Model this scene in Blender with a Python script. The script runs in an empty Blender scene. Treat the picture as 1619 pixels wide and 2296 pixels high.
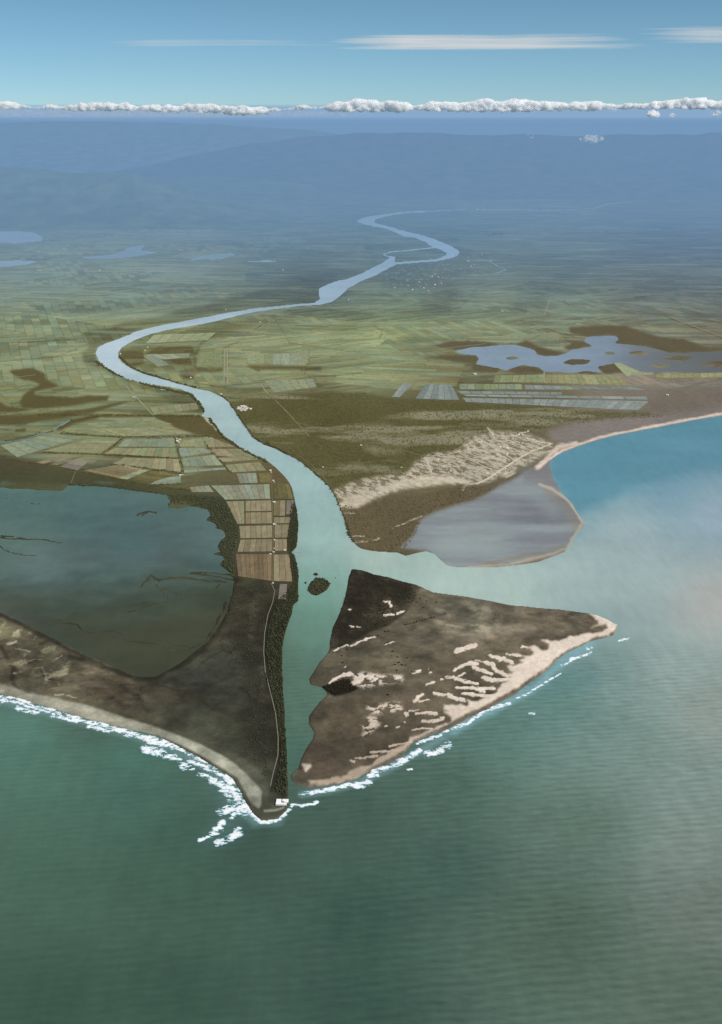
import bpy, math, random
import numpy as np

random.seed(7); RNG = np.random.default_rng(7)
scene = bpy.context.scene
COL = scene.collection

# ------------------------------------------------------------------ camera model
H = 2800.0                      # camera height above the sea, metres
PW, PH = 1619.0, 2296.0         # survey sheet used for the traced map outlines
FOC = 1148.0 / math.tan(math.radians(25.0))
HORIZ = 258.0
PITCH = math.atan((1148.0 - HORIZ) / FOC)
SP, CP = math.sin(PITCH), math.cos(PITCH)

def ground(x, y, z=0.0):
    """map sheet coordinate -> world position on the level z (arrays or scalars)"""
    u = (np.asarray(x, float) - PW / 2) / FOC
    v = (PH / 2 - np.asarray(y, float)) / FOC
    dy = CP + v * SP
    dz = -SP + v * CP
    t = (z - H) / dz
    return u * t, dy * t

def at_dist(x, y, Y):
    """world point at forward distance Y seen in direction (x, y)"""
    u = (x - PW / 2) / FOC; v = (PH / 2 - y) / FOC
    dy = CP + v * SP; dz = -SP + v * CP
    t = Y / dy
    return (u * t, Y, H + dz * t)

ZO = {'A': (.5003, 0, 490.9), 'B': (.5003, 810, 490.9), 'C': (.5003, 0, 981.8), 'D': (.5003, 810, 883.6),
      'E': (.5003, 0, 1374.5), 'F': (.5003, 613.6, 1256.7), 'S': (.5003, 810, 0), 'R': (.5003, 0, 0),
      'G': (.2729, 981.8, 1354.9), 'H': (.24257, 687.3, 1453.1), 'I': (.24257, 0, 1354.9), 'J': (.24257, 432, 1620),
      'K': (.3032, 746.2, 942.5), 'L': (.14965, 510.5, 1030.9), 'M': (.3881, 0, 913.1), 'Z': (1, 0, 0)}
def T(k, pts):
    s, ox, oy = ZO[k]
    return [(p[0] * s + ox, p[1] * s + oy) for p in pts]
def TW(k, w): return w * ZO[k][0]

# ------------------------------------------------------------------ noise
def vnoise(x, y, seed=0):
    xi = np.floor(x).astype(np.int64); yi = np.floor(y).astype(np.int64)
    xf = x - xi; yf = y - yi
    xf = xf * xf * (3 - 2 * xf); yf = yf * yf * (3 - 2 * yf)
    def h(a, b):
        n = (a * 374761393 + b * 668265263 + seed * 974634777) & 0xFFFFFFFF
        n = ((n ^ (n >> 13)) * 1274126177) & 0xFFFFFFFF
        n = n ^ (n >> 16)
        return (n & 0xFFFF) / 65535.0
    a = h(xi, yi); b = h(xi + 1, yi); c = h(xi, yi + 1); d = h(xi + 1, yi + 1)
    return (a + (b - a) * xf) * (1 - yf) + (c + (d - c) * xf) * yf
def fbm(x, y, s, octs, seed=0, gain=.55):
    t = 0; a = 1; tot = 0
    for o in range(octs):
        t = t + a * vnoise(x / s + 17.3 * o, y / s - 9.1 * o, seed + o); tot += a; a *= gain; s *= .5
    return t / tot * 2 - 1

def lin(c):
    c = np.asarray(c, float)
    return np.where(c <= .04045, c / 12.92, ((c + .055) / 1.055) ** 2.4)
def rgb(*c): return np.array(c, float) / 255.0

# ------------------------------------------------------------------ painted height grids
class Grid:
    def __init__(s, xs, ys):
        s.xs = np.asarray(xs, float); s.ys = np.asarray(ys, float)
        s.X, s.Y = np.meshgrid(s.xs, s.ys)
        s.wx, s.wy = ground(s.X, s.Y)
        s.N1 = fbm(s.wx, s.wy, 260, 5, 11, .62); s.N2 = fbm(s.wx, s.wy, 260, 5, 53, .62)
        s.F1 = fbm(s.wx, s.wy, 30, 3, 81, .7); s.F2 = fbm(s.wx, s.wy, 30, 3, 85, .7); s.N3 = fbm(s.wx, s.wy, 75, 4, 91, .65); s.N4 = fbm(s.wx, s.wy, 75, 4, 95, .65)
    def idw(s, pts, power=3.0):
        num = np.zeros(s.X.shape + (3,)); den = np.zeros(s.X.shape)
        for (x, y, c) in pts:
            d2 = (s.X - x) ** 2 + ((s.Y - y) * 1.25) ** 2 + 120.0
            w = d2 ** (-power / 2)
            num += w[..., None] * rgb(*c); den += w
        return num / den[..., None]
    def box(s, x0, x1, y0, y1):
        i0, i1 = np.searchsorted(s.ys, [y0, y1]); j0, j1 = np.searchsorted(s.xs, [x0, x1])
        return slice(i0, i1), slice(j0, j1)
    def _blur(s, m, r):
        k = int(round(r))
        for _ in range(2 if k > 0 else 0):
            for ax in (0, 1):
                p = [(0, 0), (0, 0)]; p[ax] = (k + 1, k)
                c = np.cumsum(np.pad(m, p, mode='edge'), axis=ax)
                n = m.shape[ax]
                hi = np.take(c, np.arange(2 * k + 1, 2 * k + 1 + n), axis=ax); lo = np.take(c, np.arange(0, n), axis=ax)
                m = (hi - lo) / (2 * k + 1)
        return m
    def poly(s, pts, warp=2.0, feather=1.0, fine=0.0):
        pts = np.array(pts, float); pad = warp * 1.5 + feather * 4 + 4
        sl = s.box(pts[:, 0].min() - pad, pts[:, 0].max() + pad, pts[:, 1].min() - pad, pts[:, 1].max() + pad)
        x = s.X[sl] + warp * s.N1[sl]; y = s.Y[sl] + warp * .7 * s.N2[sl]
        if fine: x = x + fine * s.F1[sl]; y = y + fine * s.F2[sl]
        ins = np.zeros(x.shape, bool)
        n = len(pts)
        for i in range(n):
            x0, y0 = pts[i]; x1, y1 = pts[(i + 1) % n]
            if y0 == y1: continue
            c = ((y0 > y) != (y1 > y)) & (x < (x1 - x0) * (y - y0) / (y1 - y0) + x0)
            ins ^= c
        m = ins.astype(float)
        if m.size and feather > 0: m = s._blur(m, feather)
        return sl, m
    def line(s, pts, w, warp=1.5, soft=1.0, fine=0.0):
        pts = list(pts)
        if len(pts) == 1: pts = pts + [(pts[0][0] + .5, pts[0][1])]
        P = np.array(pts, float); pad = w + warp * 1.5 + soft * 2 + 3
        sl = s.box(P[:, 0].min() - pad, P[:, 0].max() + pad, P[:, 1].min() - pad, P[:, 1].max() + pad)
        x = s.X[sl] + warp * (s.N1[sl] + s.N3[sl]); y = s.Y[sl] + warp * .7 * (s.N2[sl] + s.N4[sl])
        if fine: x = x + fine * s.F1[sl]; y = y + fine * s.F2[sl]
        best = np.full(x.shape, 1e9)
        for (x0, y0), (x1, y1) in zip(pts[:-1], pts[1:]):
            dx, dy = x1 - x0, y1 - y0; L = dx * dx + dy * dy + 1e-9
            t = np.clip(((x - x0) * dx + (y - y0) * dy) / L, 0, 1)
            best = np.minimum(best, np.hypot(x - x0 - t * dx, (y - y0 - t * dy) * 1.15))
        w = w * (1 + .55 * s.N4[sl]) if warp > 1.2 else w
        return sl, np.clip((w / 2 + soft / 2 - best) / max(soft, .01), 0, 1)

def grey(c, d): return c * (1 - d) + (c @ np.array([.3, .55, .15]))[..., None] * d
def blend(C, slm, c, k=1.0):
    sl, m = slm
    if m.size == 0: return
    C[sl] = C[sl] * (1 - m[..., None] * k) + rgb(*c) * (m * k)[..., None]

# ------------------------------------------------------------------ traced outlines
WB = (T('S', [(300, 943), (180, 949), (60, 965), (10, 975), (-24, 994), (20, 1008), (100, 1022), (150, 1040), (195, 1062), (240, 1064), (290, 1086), (318, 1108)])
      + T('B', [(345, 134), (385, 152), (380, 165), (340, 180), (150, 195), (150, 170), (130, 168), (100, 195), (0, 245)])
      + T('A', [(1560, 268), (1500, 280), (1455, 300), (1430, 312), (1428, 340), (1435, 360), (1410, 375), (1300, 385), (1150, 400), (1000, 425), (900, 445), (800, 462),
                (700, 482), (600, 508), (540, 535), (480, 555), (440, 575), (430, 600), (440, 635), (470, 665), (520, 692), (560, 715), (620, 732), (680, 745), (760, 752),
                (820, 765), (860, 785), (890, 815), (910, 845), (918, 865), (898, 884), (940, 893), (960, 915), (985, 955), (1010, 975), (1050, 1005), (1100, 1040), (1150, 1062), (1200, 1085)])
      + T('C', [(1240, 135), (1270, 165), (1300, 205), (1315, 240), (1325, 290), (1333, 340), (1337, 400), (1335, 450), (1330, 490), (1305, 515), (1320, 525), (1330, 560),
                (1337, 600), (1335, 680), (1335, 730), (1312, 750), (1305, 790)])
      + T('E', [(1290, 50), (1275, 110), (1268, 150), (1264, 250), (1268, 340), (1275, 430), (1280, 520), (1285, 640), (1285, 720), (1293, 770), (1290, 820)]))
EB = (T('S', [(300, 949), (180, 958), (100, 972), (60, 985), (55, 998), (130, 1016), (200, 1038), (260, 1050), (330, 1072), (380, 1092)])
      + T('B', [(420, 130), (445, 150), (430, 165), (400, 178), (330, 190), (155, 204), (95, 237), (30, 267), (0, 280)])
      + T('A', [(1560, 312), (1520, 347), (1490, 372), (1440, 384), (1350, 390), (1230, 404), (1100, 424), (950, 462), (850, 480), (750, 497), (680, 514), (620, 537), (570, 560),
                (545, 577), (532, 597), (530, 620), (545, 645), (590, 670), (650, 695), (720, 715), (800, 738), (880, 758), (950, 775), (1000, 800), (1030, 830), (1060, 870),
                (1080, 905), (1110, 945), (1140, 985), (1190, 1015)])
      + T('C', [(1230, 45), (1300, 80), (1350, 110), (1400, 150), (1440, 185), (1470, 215), (1490, 245), (1510, 285), (1530, 330), (1548, 380), (1560, 430), (1580, 465), (1600, 485)])
      + T('D', [(0, 692), (50, 703), (110, 708), (160, 710), (200, 725), (250, 712), (290, 705), (330, 718), (358, 745), (385, 768), (430, 776), (500, 776), (600, 776), (700, 766), (800, 751), (860, 726), (910, 706), (935, 676),
                (950, 640), (975, 610), (995, 590), (998, 572), (980, 550), (960, 520), (945, 490), (920, 465), (895, 440), (875, 400), (855, 360), (845, 320), (852, 295), (880, 270),
                (930, 248), (990, 228), (1060, 204), (1150, 184), (1250, 164), (1400, 134), (1500, 114), (1619, 96)]))
SHORE = [(-1500, 1190), (-700, 1400), (-250, 1500)] + T('E', [(0, 365), (100, 390), (200, 418), (300, 448), (400, 478), (480, 500), (560, 520), (640, 535), (720, 560), (800, 600), (880, 640), (940, 680), (1000, 715), (1040, 745),
                 (1070, 790), (1100, 850), (1140, 905), (1170, 930), (1230, 925), (1270, 905), (1290, 880)])
WATER = SHORE + WB[::-1] + EB + [(2000, 880), (2900, 800), (2900, 2700), (-1500, 2700)]
ISLAND = T('F', [(350, 38), (400, 45), (450, 62), (520, 75), (580, 95), (630, 105), (660, 118), (720, 145), (780, 152), (860, 162), (960, 180), (1060, 200), (1180, 212), (1290, 220),
                 (1400, 235), (1450, 245), (1490, 262), (1520, 280), (1545, 290), (1530, 310), (1525, 335), (1480, 348), (1420, 362), (1370, 385), (1310, 415), (1270, 445), (1240, 480),
                 (1190, 520), (1130, 560), (1080, 600), (1020, 630), (950, 670), (880, 700), (840, 725), (780, 755), (720, 775), (660, 800), (620, 820), (600, 845), (570, 880), (500, 915),
                 (430, 945), (370, 980), (300, 1000), (220, 1012), (160, 1018), (110, 1005), (80, 985), (75, 965), (90, 945), (110, 930), (120, 890), (145, 840), (175, 800), (185, 770),
                 (160, 735), (160, 700), (185, 660), (210, 630), (245, 600), (218, 570), (165, 555), (160, 530), (185, 490), (210, 450), (240, 420), (250, 400), (255, 350), (265, 300),
                 (290, 250), (310, 200), (325, 150), (335, 90)])
ISLETS = [T('F', p) for p in ([(195, 75), (225, 80), (255, 100), (240, 130), (210, 150), (185, 158), (165, 150), (150, 130), (163, 100)],
                              [(178, 58), (205, 58), (208, 66), (180, 67)], [(270, 74), (285, 74), (285, 80), (270, 80)], [(133, 98), (150, 97), (150, 104), (133, 104)])]
LAGOON = T('C', [(-2500, 60), (-800, 190), (0, 222), (70, 230), (200, 235), (280, 238), (300, 212), (380, 216), (500, 221), (600, 236), (690, 249), (750, 256), (765, 290), (750, 312), (800, 320), (850, 307),
                 (930, 322), (945, 345), (920, 370), (960, 380), (975, 398), (950, 402), (1000, 415), (1012, 440), (985, 460), (972, 490), (990, 510), (940, 520), (1000, 530), (1010, 545),
                 (985, 565), (1000, 580), (1030, 605), (1050, 640), (1045, 700), (1020, 780), (980, 850), (930, 915), (860, 970), (780, 1030), (700, 1075), (600, 1070), (470, 1010), (340, 950),
                 (240, 900), (100, 830), (0, 780), (-800, 600), (-2500, 300)])
LAKES = [T('B', [(420, 590), (500, 575), (570, 570), (650, 565), (690, 565), (740, 575), (780, 590), (790, 610), (830, 618), (880, 615), (920, 605), (940, 585), (1000, 578), (1040, 570),
                 (1000, 548), (1010, 530), (1060, 525), (1140, 525), (1155, 540), (1130, 555), (1200, 565), (1290, 575), (1330, 582), (1380, 598), (1450, 600), (1520, 596), (1800, 590),
                 (2100, 640), (1900, 690), (1619, 692), (1500, 690), (1400, 685), (1280, 690), (1230, 682), (1180, 664), (1150, 645), (1060, 662), (1070, 680), (1090, 690), (1000, 682), (960, 690), (820, 686),
                 (800, 665), (730, 655), (680, 665), (650, 680), (620, 670), (540, 655), (510, 650), (530, 625), (515, 610), (450, 605)]),
         T('A', [(-900, 40), (0, 56), (150, 58), (190, 80), (190, 98), (100, 108), (0, 106), (-900, 100)]),
         T('A', [(-900, 190), (0, 188), (80, 185), (185, 190), (120, 205), (40, 215), (0, 218), (-900, 225)]),
         T('A', [(360, 172), (450, 164), (540, 152), (580, 126), (650, 118), (630, 140), (720, 150), (640, 163), (540, 176), (450, 180), (380, 178)]),
         T('A', [(915, 188), (970, 165), (1030, 150), (1060, 158), (1000, 180)]),
         T('A', [(820, 190), (905, 165), (1040, 150), (1000, 165), (900, 182)]),
         T('A', [(1080, 190), (1200, 186), (1260, 192), (1140, 196)])]
LAKE_ISLES = [T('B', p) for p in ([(1180, 600), (1240, 590), (1300, 600), (1260, 612)], [(1330, 625), (1420, 612), (1500, 622), (1430, 640)], [(640, 622), (690, 616), (720, 626), (670, 632)], [(1080, 600), (1120, 594), (1150, 602), (1110, 608)], [(1500, 650), (1600, 636), (1700, 655), (1600, 668)], [(1280, 655), (1350, 648), (1400, 660), (1330, 670)])] + [T('B', [(895, 645), (940, 628), (1035, 630), (1010, 652), (940, 655)])]
CHANNELS = [(T('S', [(1210, 904), (1110, 914), (1040, 935)]), 3.2), (T('S', [(1040, 935), (860, 942), (500, 938), (300, 946)]), 1.6),
            (T('B', [(330, 128), (220, 140), (130, 148), (100, 158), (110, 166), (150, 172)]), 2.6),
            (T('A', [(245, 945), (275, 925), (310, 906)]), 5), (T('A', [(0, 1005), (120, 985), (245, 945)]), 3),
            (T('B', [(590, 180), (575, 190), (600, 205), (650, 228), (600, 245)]), 1.6),
            (T('S', [(1360, 905), (1500, 895), (1619, 885)]), 1.6), (T('S', [(1030, 1012), (1120, 1020), (1340, 1030)]), 1.8)]
REEDS = [('I', [(230, 120), (400, 115), (540, 148), (650, 128)], 9), ('I', [(540, 148), (530, 180), (610, 182), (720, 190), (740, 240), (830, 272), (1040, 250), (1130, 270), (1150, 335), (1250, 355), (1400, 362), (1600, 390)], 14),
         ('I', [(650, 185), (720, 190), (745, 240)], 20), ('I', [(1600, 390), (1800, 400)], 8),
         ('C', [(690, 637), (800, 632), (900, 638), (1010, 645)], 12), ('C', [(632, 668), (655, 640), (680, 620), (712, 642)], 15),
         ('C', [(700, 660), (760, 690), (850, 712), (950, 690), (990, 655)], 7), ('C', [(700, 660), (750, 715), (762, 735), (690, 760), (570, 782)], 7),
         ('C', [(640, 738), (690, 760)], 5), ('C', [(860, 945), (920, 915), (960, 860), (990, 800), (1020, 740)], 14), ('C', [(760, 950), (860, 948)], 7),
         ('C', [(0, 445), (80, 455), (180, 458), (280, 470)], 8), ('C', [(0, 438), (60, 440)], 9), ('C', [(0, 490), (40, 515), (100, 528), (160, 525)], 6),
         ('C', [(615, 345), (650, 328), (700, 338)], 10), ('C', [(850, 606), (940, 606), (1030, 612)], 10), ('C', [(640, 345), (660, 332)], 12), ('C', [(850, 610), (960, 620), (1060, 640)], 10), ('C', [(0, 270), (60, 272)], 3), ('C', [(140, 292), (180, 294)], 4)]

# ------------------------------------------------------------------ material helpers
class MB:
    def __init__(s, name):
        s.m = bpy.data.materials.new(name); s.m.use_nodes = True
        s.nt = s.m.node_tree; s.nt.nodes.clear()
        s.out = s.n('ShaderNodeOutputMaterial')
    def n(s, t, **kw):
        nd = s.nt.nodes.new(t)
        for k, v in kw.items():
            if k.startswith('i_'):
                key = k[2:].replace('_', ' ')
                nd.inputs[key].default_value = v
            else: setattr(nd, k, v)
        return nd
    def l(s, a, b): s.nt.links.new(a, b)
    def math(s, op, a, b=None, c=None):
        nd = s.n('ShaderNodeMath', operation=op)
        for i, v in enumerate((a, b, c)):
            if v is None: continue
            if isinstance(v, (int, float)): nd.inputs[i].default_value = v
            else: s.l(v, nd.inputs[i])
        return nd.outputs[0]
    def pos(s, scale=(1, 1, 1), rot=0.0):
        g = s.n('ShaderNodeNewGeometry'); mp = s.n('ShaderNodeMapping')
        mp.inputs['Scale'].default_value = scale; mp.inputs['Rotation'].default_value = (0, 0, rot)
        s.l(g.outputs['Position'], mp.inputs['Vector']); return mp.outputs[0]
    def noise(s, vec, scale, detail=4, rough=.6):
        nd = s.n('ShaderNodeTexNoise'); nd.inputs['Scale'].default_value = scale; nd.inputs['Detail'].default_value = detail; nd.inputs['Roughness'].default_value = rough
        s.l(vec, nd.inputs['Vector']); return nd.outputs['Fac']
    def range(s, v, a, b, c, d):
        nd = s.n('ShaderNodeMapRange'); s.l(v, nd.inputs[0])
        for i, x in enumerate((a, b, c, d)): nd.inputs[i + 1].default_value = x
        return nd.outputs[0]
    def mixc(s, fac, a, b, mode='MIX'):
        nd = s.n('ShaderNodeMix', data_type='RGBA', blend_type=mode)
        for i, v in ((0, fac), (6, a), (7, b)):
            if isinstance(v, (int, float)): nd.inputs[i].default_value = v
            elif isinstance(v, tuple): nd.inputs[i].default_value = v
            else: s.l(v, nd.inputs[i])
        return nd.outputs[2]
    def scale(s, colr, fac):
        nd = s.n('ShaderNodeVectorMath', operation='SCALE'); s.l(colr, nd.inputs[0]); s.l(fac, nd.inputs['Scale']); return nd.outputs[0]
    def attr(s, name):
        return s.n('ShaderNodeAttribute', attribute_name=name)

def mat_land():
    b = MB('land_cover'); A = b.attr('Col').outputs['Color']; farm = b.attr('Farm').outputs['Fac']; rough = b.attr('Rough').outputs['Fac']
    p = b.pos()
    n1 = b.noise(p, 1 / 55.0, 5, .65); n2 = b.noise(p, 1 / 9.0, 3, .7); n3 = b.noise(b.pos((1, .4, 1), .3), 1 / 420.0, 5, .6)
    v = b.math('ADD', b.math('MULTIPLY', b.range(n1, .3, .7, -.5, .5), .55), b.math('MULTIPLY', b.range(n2, .3, .7, -.5, .5), .5))
    v = b.math('ADD', v, b.math('MULTIPLY', b.range(n3, .3, .7, -.5, .5), .35))
    f = b.math('MULTIPLY_ADD', v, rough, 1.0)
    base = b.scale(A, f)
    # patchwork of crops: three sizes of parcels turned to different bearings
    cols = base
    def pick(sc, off):
        vt = b.n('ShaderNodeTexVoronoi', feature='F1'); vt.inputs['Scale'].default_value = 1
        mp = b.n('ShaderNodeMapping'); mp.inputs['Scale'].default_value = (sc, sc * 1.3, 0); mp.inputs['Location'].default_value = (off, off * .6, 0); b.l(p, mp.inputs[0]); b.l(mp.outputs[0], vt.inputs['Vector'])
        sp = b.n('ShaderNodeSeparateColor'); b.l(vt.outputs['Color'], sp.inputs[0]); return sp.outputs
    reg = pick(1 / 1500., 3.0)
    def parcels(wd, ht, rot, off):
        bt = b.n('ShaderNodeTexBrick'); bt.offset = off; bt.squash = 1.6; bt.squash_frequency = 3
        for kk, vv in (('Scale', 1.0), ('Brick Width', wd), ('Row Height', ht), ('Mortar Size', 5.5), ('Mortar Smooth', .5), ('Bias', 0.0)): bt.inputs[kk].default_value = vv
        bt.inputs['Color1'].default_value = (0, 0, 0, 1); bt.inputs['Color2'].default_value = (1, 1, 1, 1); bt.inputs['Mortar'].default_value = (.5, .5, .5, 1)
        b.l(b.pos((1, 1, 1), rot), bt.inputs['Vector'])
        sp = b.n('ShaderNodeSeparateColor'); b.l(bt.outputs['Color'], sp.inputs[0]); return sp.outputs[0], bt.outputs['Fac']
    pa, ma = parcels(460, 105, .18, .37); pb, mb = parcels(330, 80, -.5, .6); pc, mc = parcels(260, 120, 1.25, .45)
    def choose(x, y, z):
        m1 = b.n('ShaderNodeMix'); b.l(b.math('GREATER_THAN', reg[0], .45), m1.inputs[0]); b.l(x, m1.inputs[2]); b.l(y, m1.inputs[3])
        m2 = b.n('ShaderNodeMix'); b.l(b.math('GREATER_THAN', reg[1], .66), m2.inputs[0]); b.l(m1.outputs[0], m2.inputs[2]); b.l(z, m2.inputs[3]); return m2.outputs[0]
    pv = choose(pa, pb, pc); mv = choose(ma, mb, mc)
    g = b.math('MULTIPLY', b.math('SUBTRACT', pv, .5), b.math('MULTIPLY', farm, .48))
    g = b.math('ADD', g, b.math('MULTIPLY', b.math('SUBTRACT', reg[2], .5), b.math('MULTIPLY', farm, .34)))
    g = b.math('SUBTRACT', g, b.math('MULTIPLY', mv, b.math('MULTIPLY', farm, .34)))
    cols = b.scale(cols, b.math('ADD', g, 1.0))
    hue = b.math('FRACT', b.math('MULTIPLY', pv, 7.31))
    cols = b.mixc(b.math('MULTIPLY', farm, .7), cols, b.mixc(1.0, cols, b.mixc(hue, (1.16, 1.0, .84, 1), (.88, 1.02, 1.18, 1)), 'MULTIPLY'))
    # woods, reed beds and damp ground scattered over the farmland
    dn = b.range(b.noise(b.pos((.5, 1, 1), -.15), 1 / 800.0, 6, .62), .58, .68, 0, .24)
    cols = b.mixc(b.math('MULTIPLY', dn, farm), cols, (.12, .125, .06, 1))
    up = b.range(b.noise(b.pos((.22, 1, 1), .05), 1 / 330.0, 6, .62), .50, .68, 0, .42)
    cols = b.mixc(b.math('MULTIPLY', up, farm), cols, (.33, .40, .27, 1))
    bs = b.n('ShaderNodeBsdfPrincipled'); bs.inputs['Roughness'].default_value = .9; bs.inputs['Specular IOR Level'].default_value = .1
    b.l(cols, bs.inputs['Base Color'])
    bp = b.n('ShaderNodeBump'); bp.inputs['Strength'].default_value = .6; bp.inputs['Distance'].default_value = 2.0; b.l(n2, bp.inputs['Height']); b.l(bp.outputs[0], bs.inputs['Normal'])
    b.l(bs.outputs[0], b.out.inputs[0]); return b.m

def mat_water():
    b = MB('water_surface'); A = b.attr('Col').outputs['Color']; W = b.attr('Wave').outputs['Fac']
    n = b.noise(b.pos((.6, 1, 1), .2), 1 / 620.0, 6, .62); n2 = b.noise(b.pos((1, .25, 1), .25), 1 / 60.0, 4, .65)
    sw = b.noise(b.pos((.3, 1.0, 1), -.22), 1 / 26.0, 3, .6)
    f = b.math('ADD', b.range(n, .3, .7, -.09, .09), b.math('MULTIPLY', b.range(sw, .3, .7, -.13, .13), W))
    f = b.math('ADD', f, b.math('MULTIPLY', b.range(n2, .3, .7, -.06, .06), 1.0))
    wv = b.n('ShaderNodeTexWave', wave_type='BANDS', bands_direction='Y'); wv.inputs['Scale'].default_value = 1 / 20.0 / 6.28 * 1.0; wv.inputs['Distortion'].default_value = 5.0; wv.inputs['Detail'].default_value = 3; wv.inputs['Detail Scale'].default_value = .35
    b.l(b.pos((1, 1, 1), -.13), wv.inputs['Vector'])
    f = b.math('ADD', f, b.math('MULTIPLY', b.math('SUBTRACT', wv.outputs['Fac'], .5), b.math('MULTIPLY', W, .11)))
    c = b.scale(A, b.math('ADD', f, 1.0))
    bs = b.n('ShaderNodeBsdfPrincipled'); bs.inputs['Roughness'].default_value = .38; bs.inputs['IOR'].default_value = 1.33; bs.inputs['Specular IOR Level'].default_value = .25
    b.l(c, bs.inputs['Base Color'])
    bp = b.n('ShaderNodeBump'); bp.inputs['Strength'].default_value = .5; bp.inputs['Distance'].default_value = 2.2
    b.l(b.math('MULTIPLY', sw, W), bp.inputs['Height']); b.l(bp.outputs[0], bs.inputs['Normal'])
    b.l(bs.outputs[0], b.out.inputs[0]); return b.m

def mat_plain(name, c, var=.25, scale=.1, rough=.85, attr=None):
    b = MB(name)
    n = b.noise(b.pos(), scale, 4, .65)
    if attr: base = b.attr(attr).outputs['Color']
    else:
        r = b.n('ShaderNodeRGB'); r.outputs[0].default_value = (*c, 1); base = r.outputs[0]
    bs = b.n('ShaderNodeBsdfPrincipled'); bs.inputs['Roughness'].default_value = rough; bs.inputs['Specular IOR Level'].default_value = .15
    b.l(b.scale(base, b.range(n, .25, .75, 1 - var, 1 + var)), bs.inputs['Base Color'])
    b.l(bs.outputs[0], b.out.inputs[0]); return b.m

def mat_field():
    b = MB('crop_rows'); A = b.attr('Col').outputs['Color']
    n = b.noise(b.pos((1, .12, 1)), 1 / 14.0, 3, .6); n2 = b.noise(b.pos(), 1 / 90.0, 4, .6); n3 = b.noise(b.pos(), 1 / 8.0, 2, .6)
    f = b.math('ADD', b.range(n, .3, .7, .86, 1.14), b.range(n2, .3, .7, -.14, .14)); f = b.math('ADD', f, b.range(n3, .3, .7, -.12, .12))
    bs = b.n('ShaderNodeBsdfPrincipled'); bs.inputs['Roughness'].default_value = .9; bs.inputs['Specular IOR Level'].default_value = .1
    b.l(b.scale(A, f), bs.inputs['Base Color']); b.l(bs.outputs[0], b.out.inputs[0]); return b.m

def mat_cloud(name, alpha=None, c=(.85, .86, .88), trans=.25, soft=True):
    b = MB(name)
    d = b.n('ShaderNodeBsdfDiffuse'); d.inputs[0].default_value = (*c, 1)
    if soft:
        g = b.n('ShaderNodeNewGeometry'); s1 = b.n('ShaderNodeVectorMath', operation='SCALE'); b.l(g.outputs['Normal'], s1.inputs[0]); s1.inputs['Scale'].default_value = .34
        ad = b.n('ShaderNodeVectorMath', operation='ADD'); b.l(s1.outputs[0], ad.inputs[0]); ad.inputs[1].default_value = (.25, -.25, .5)
        no = b.n('ShaderNodeVectorMath', operation='NORMALIZE'); b.l(ad.outputs[0], no.inputs[0]); b.l(no.outputs[0], d.inputs['Normal'])
    t = b.n('ShaderNodeBsdfTranslucent'); t.inputs[0].default_value = (*c, 1)
    m = b.n('ShaderNodeMixShader'); m.inputs[0].default_value = trans; b.l(d.outputs[0], m.inputs[1]); b.l(t.outputs[0], m.inputs[2])
    if alpha is None: b.l(m.outputs[0], b.out.inputs[0])
    else:
        tr = b.n('ShaderNodeBsdfTransparent'); m2 = b.n('ShaderNodeMixShader')
        a = alpha(b)
        if isinstance(a, float): m2.inputs[0].default_value = a
        else: b.l(a, m2.inputs[0])
        b.l(tr.outputs[0], m2.inputs[1]); b.l(m.outputs[0], m2.inputs[2]); b.l(m2.outputs[0], b.out.inputs[0])
    return b.m

M_LAND = mat_land(); M_WATER = mat_water(); M_FIELD = mat_field()
K = np.array([1.0, .96, .90])     # painted map tones -> albedo under this sun and sky

# ------------------------------------------------------------------ mesh helpers
def make_mesh(name, V, F, mat, attrs=(), smooth=False):
    V = np.ascontiguousarray(V, np.float32); F = np.ascontiguousarray(F, np.int32)
    me = bpy.data.meshes.new(name); nv, nf, k = len(V), len(F), F.shape[1]
    me.vertices.add(nv); me.vertices.foreach_set('co', V.ravel())
    me.loops.add(nf * k); me.loops.foreach_set('vertex_index', F.ravel())
    me.polygons.add(nf); me.polygons.foreach_set('loop_start', np.arange(0, nf * k, k, dtype=np.int32)); me.polygons.foreach_set('loop_total', np.full(nf, k, np.int32))
    me.polygons.foreach_set('use_smooth', np.full(nf, smooth, bool))
    me.update(calc_edges=True)
    for (an, kind, data) in attrs:
        a = me.attributes.new(an, 'FLOAT_COLOR' if kind == 'c' else 'FLOAT', 'POINT')
        if kind == 'c':
            d = np.ones((nv, 4), np.float32); d[:, :3] = data; a.data.foreach_set('color', d.ravel())
        else: a.data.foreach_set('value', np.ascontiguousarray(data, np.float32))
    me.materials.append(mat); return me
def link(name, me, parent=None, **props):
    o = bpy.data.objects.new(name, me); COL.objects.link(o)
    if parent is not None: o.parent = parent
    for k, v in props.items(): o[k] = v
    return o
def thing(name, label, cat, loc, rz=0.0, group=None):
    o = bpy.data.objects.new(name, None); COL.objects.link(o); o.location = loc; o.rotation_euler = (0, 0, rz); o.empty_display_size = 5
    o['label'] = label; o['category'] = cat
    if group: o['group'] = group
    return o
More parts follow.
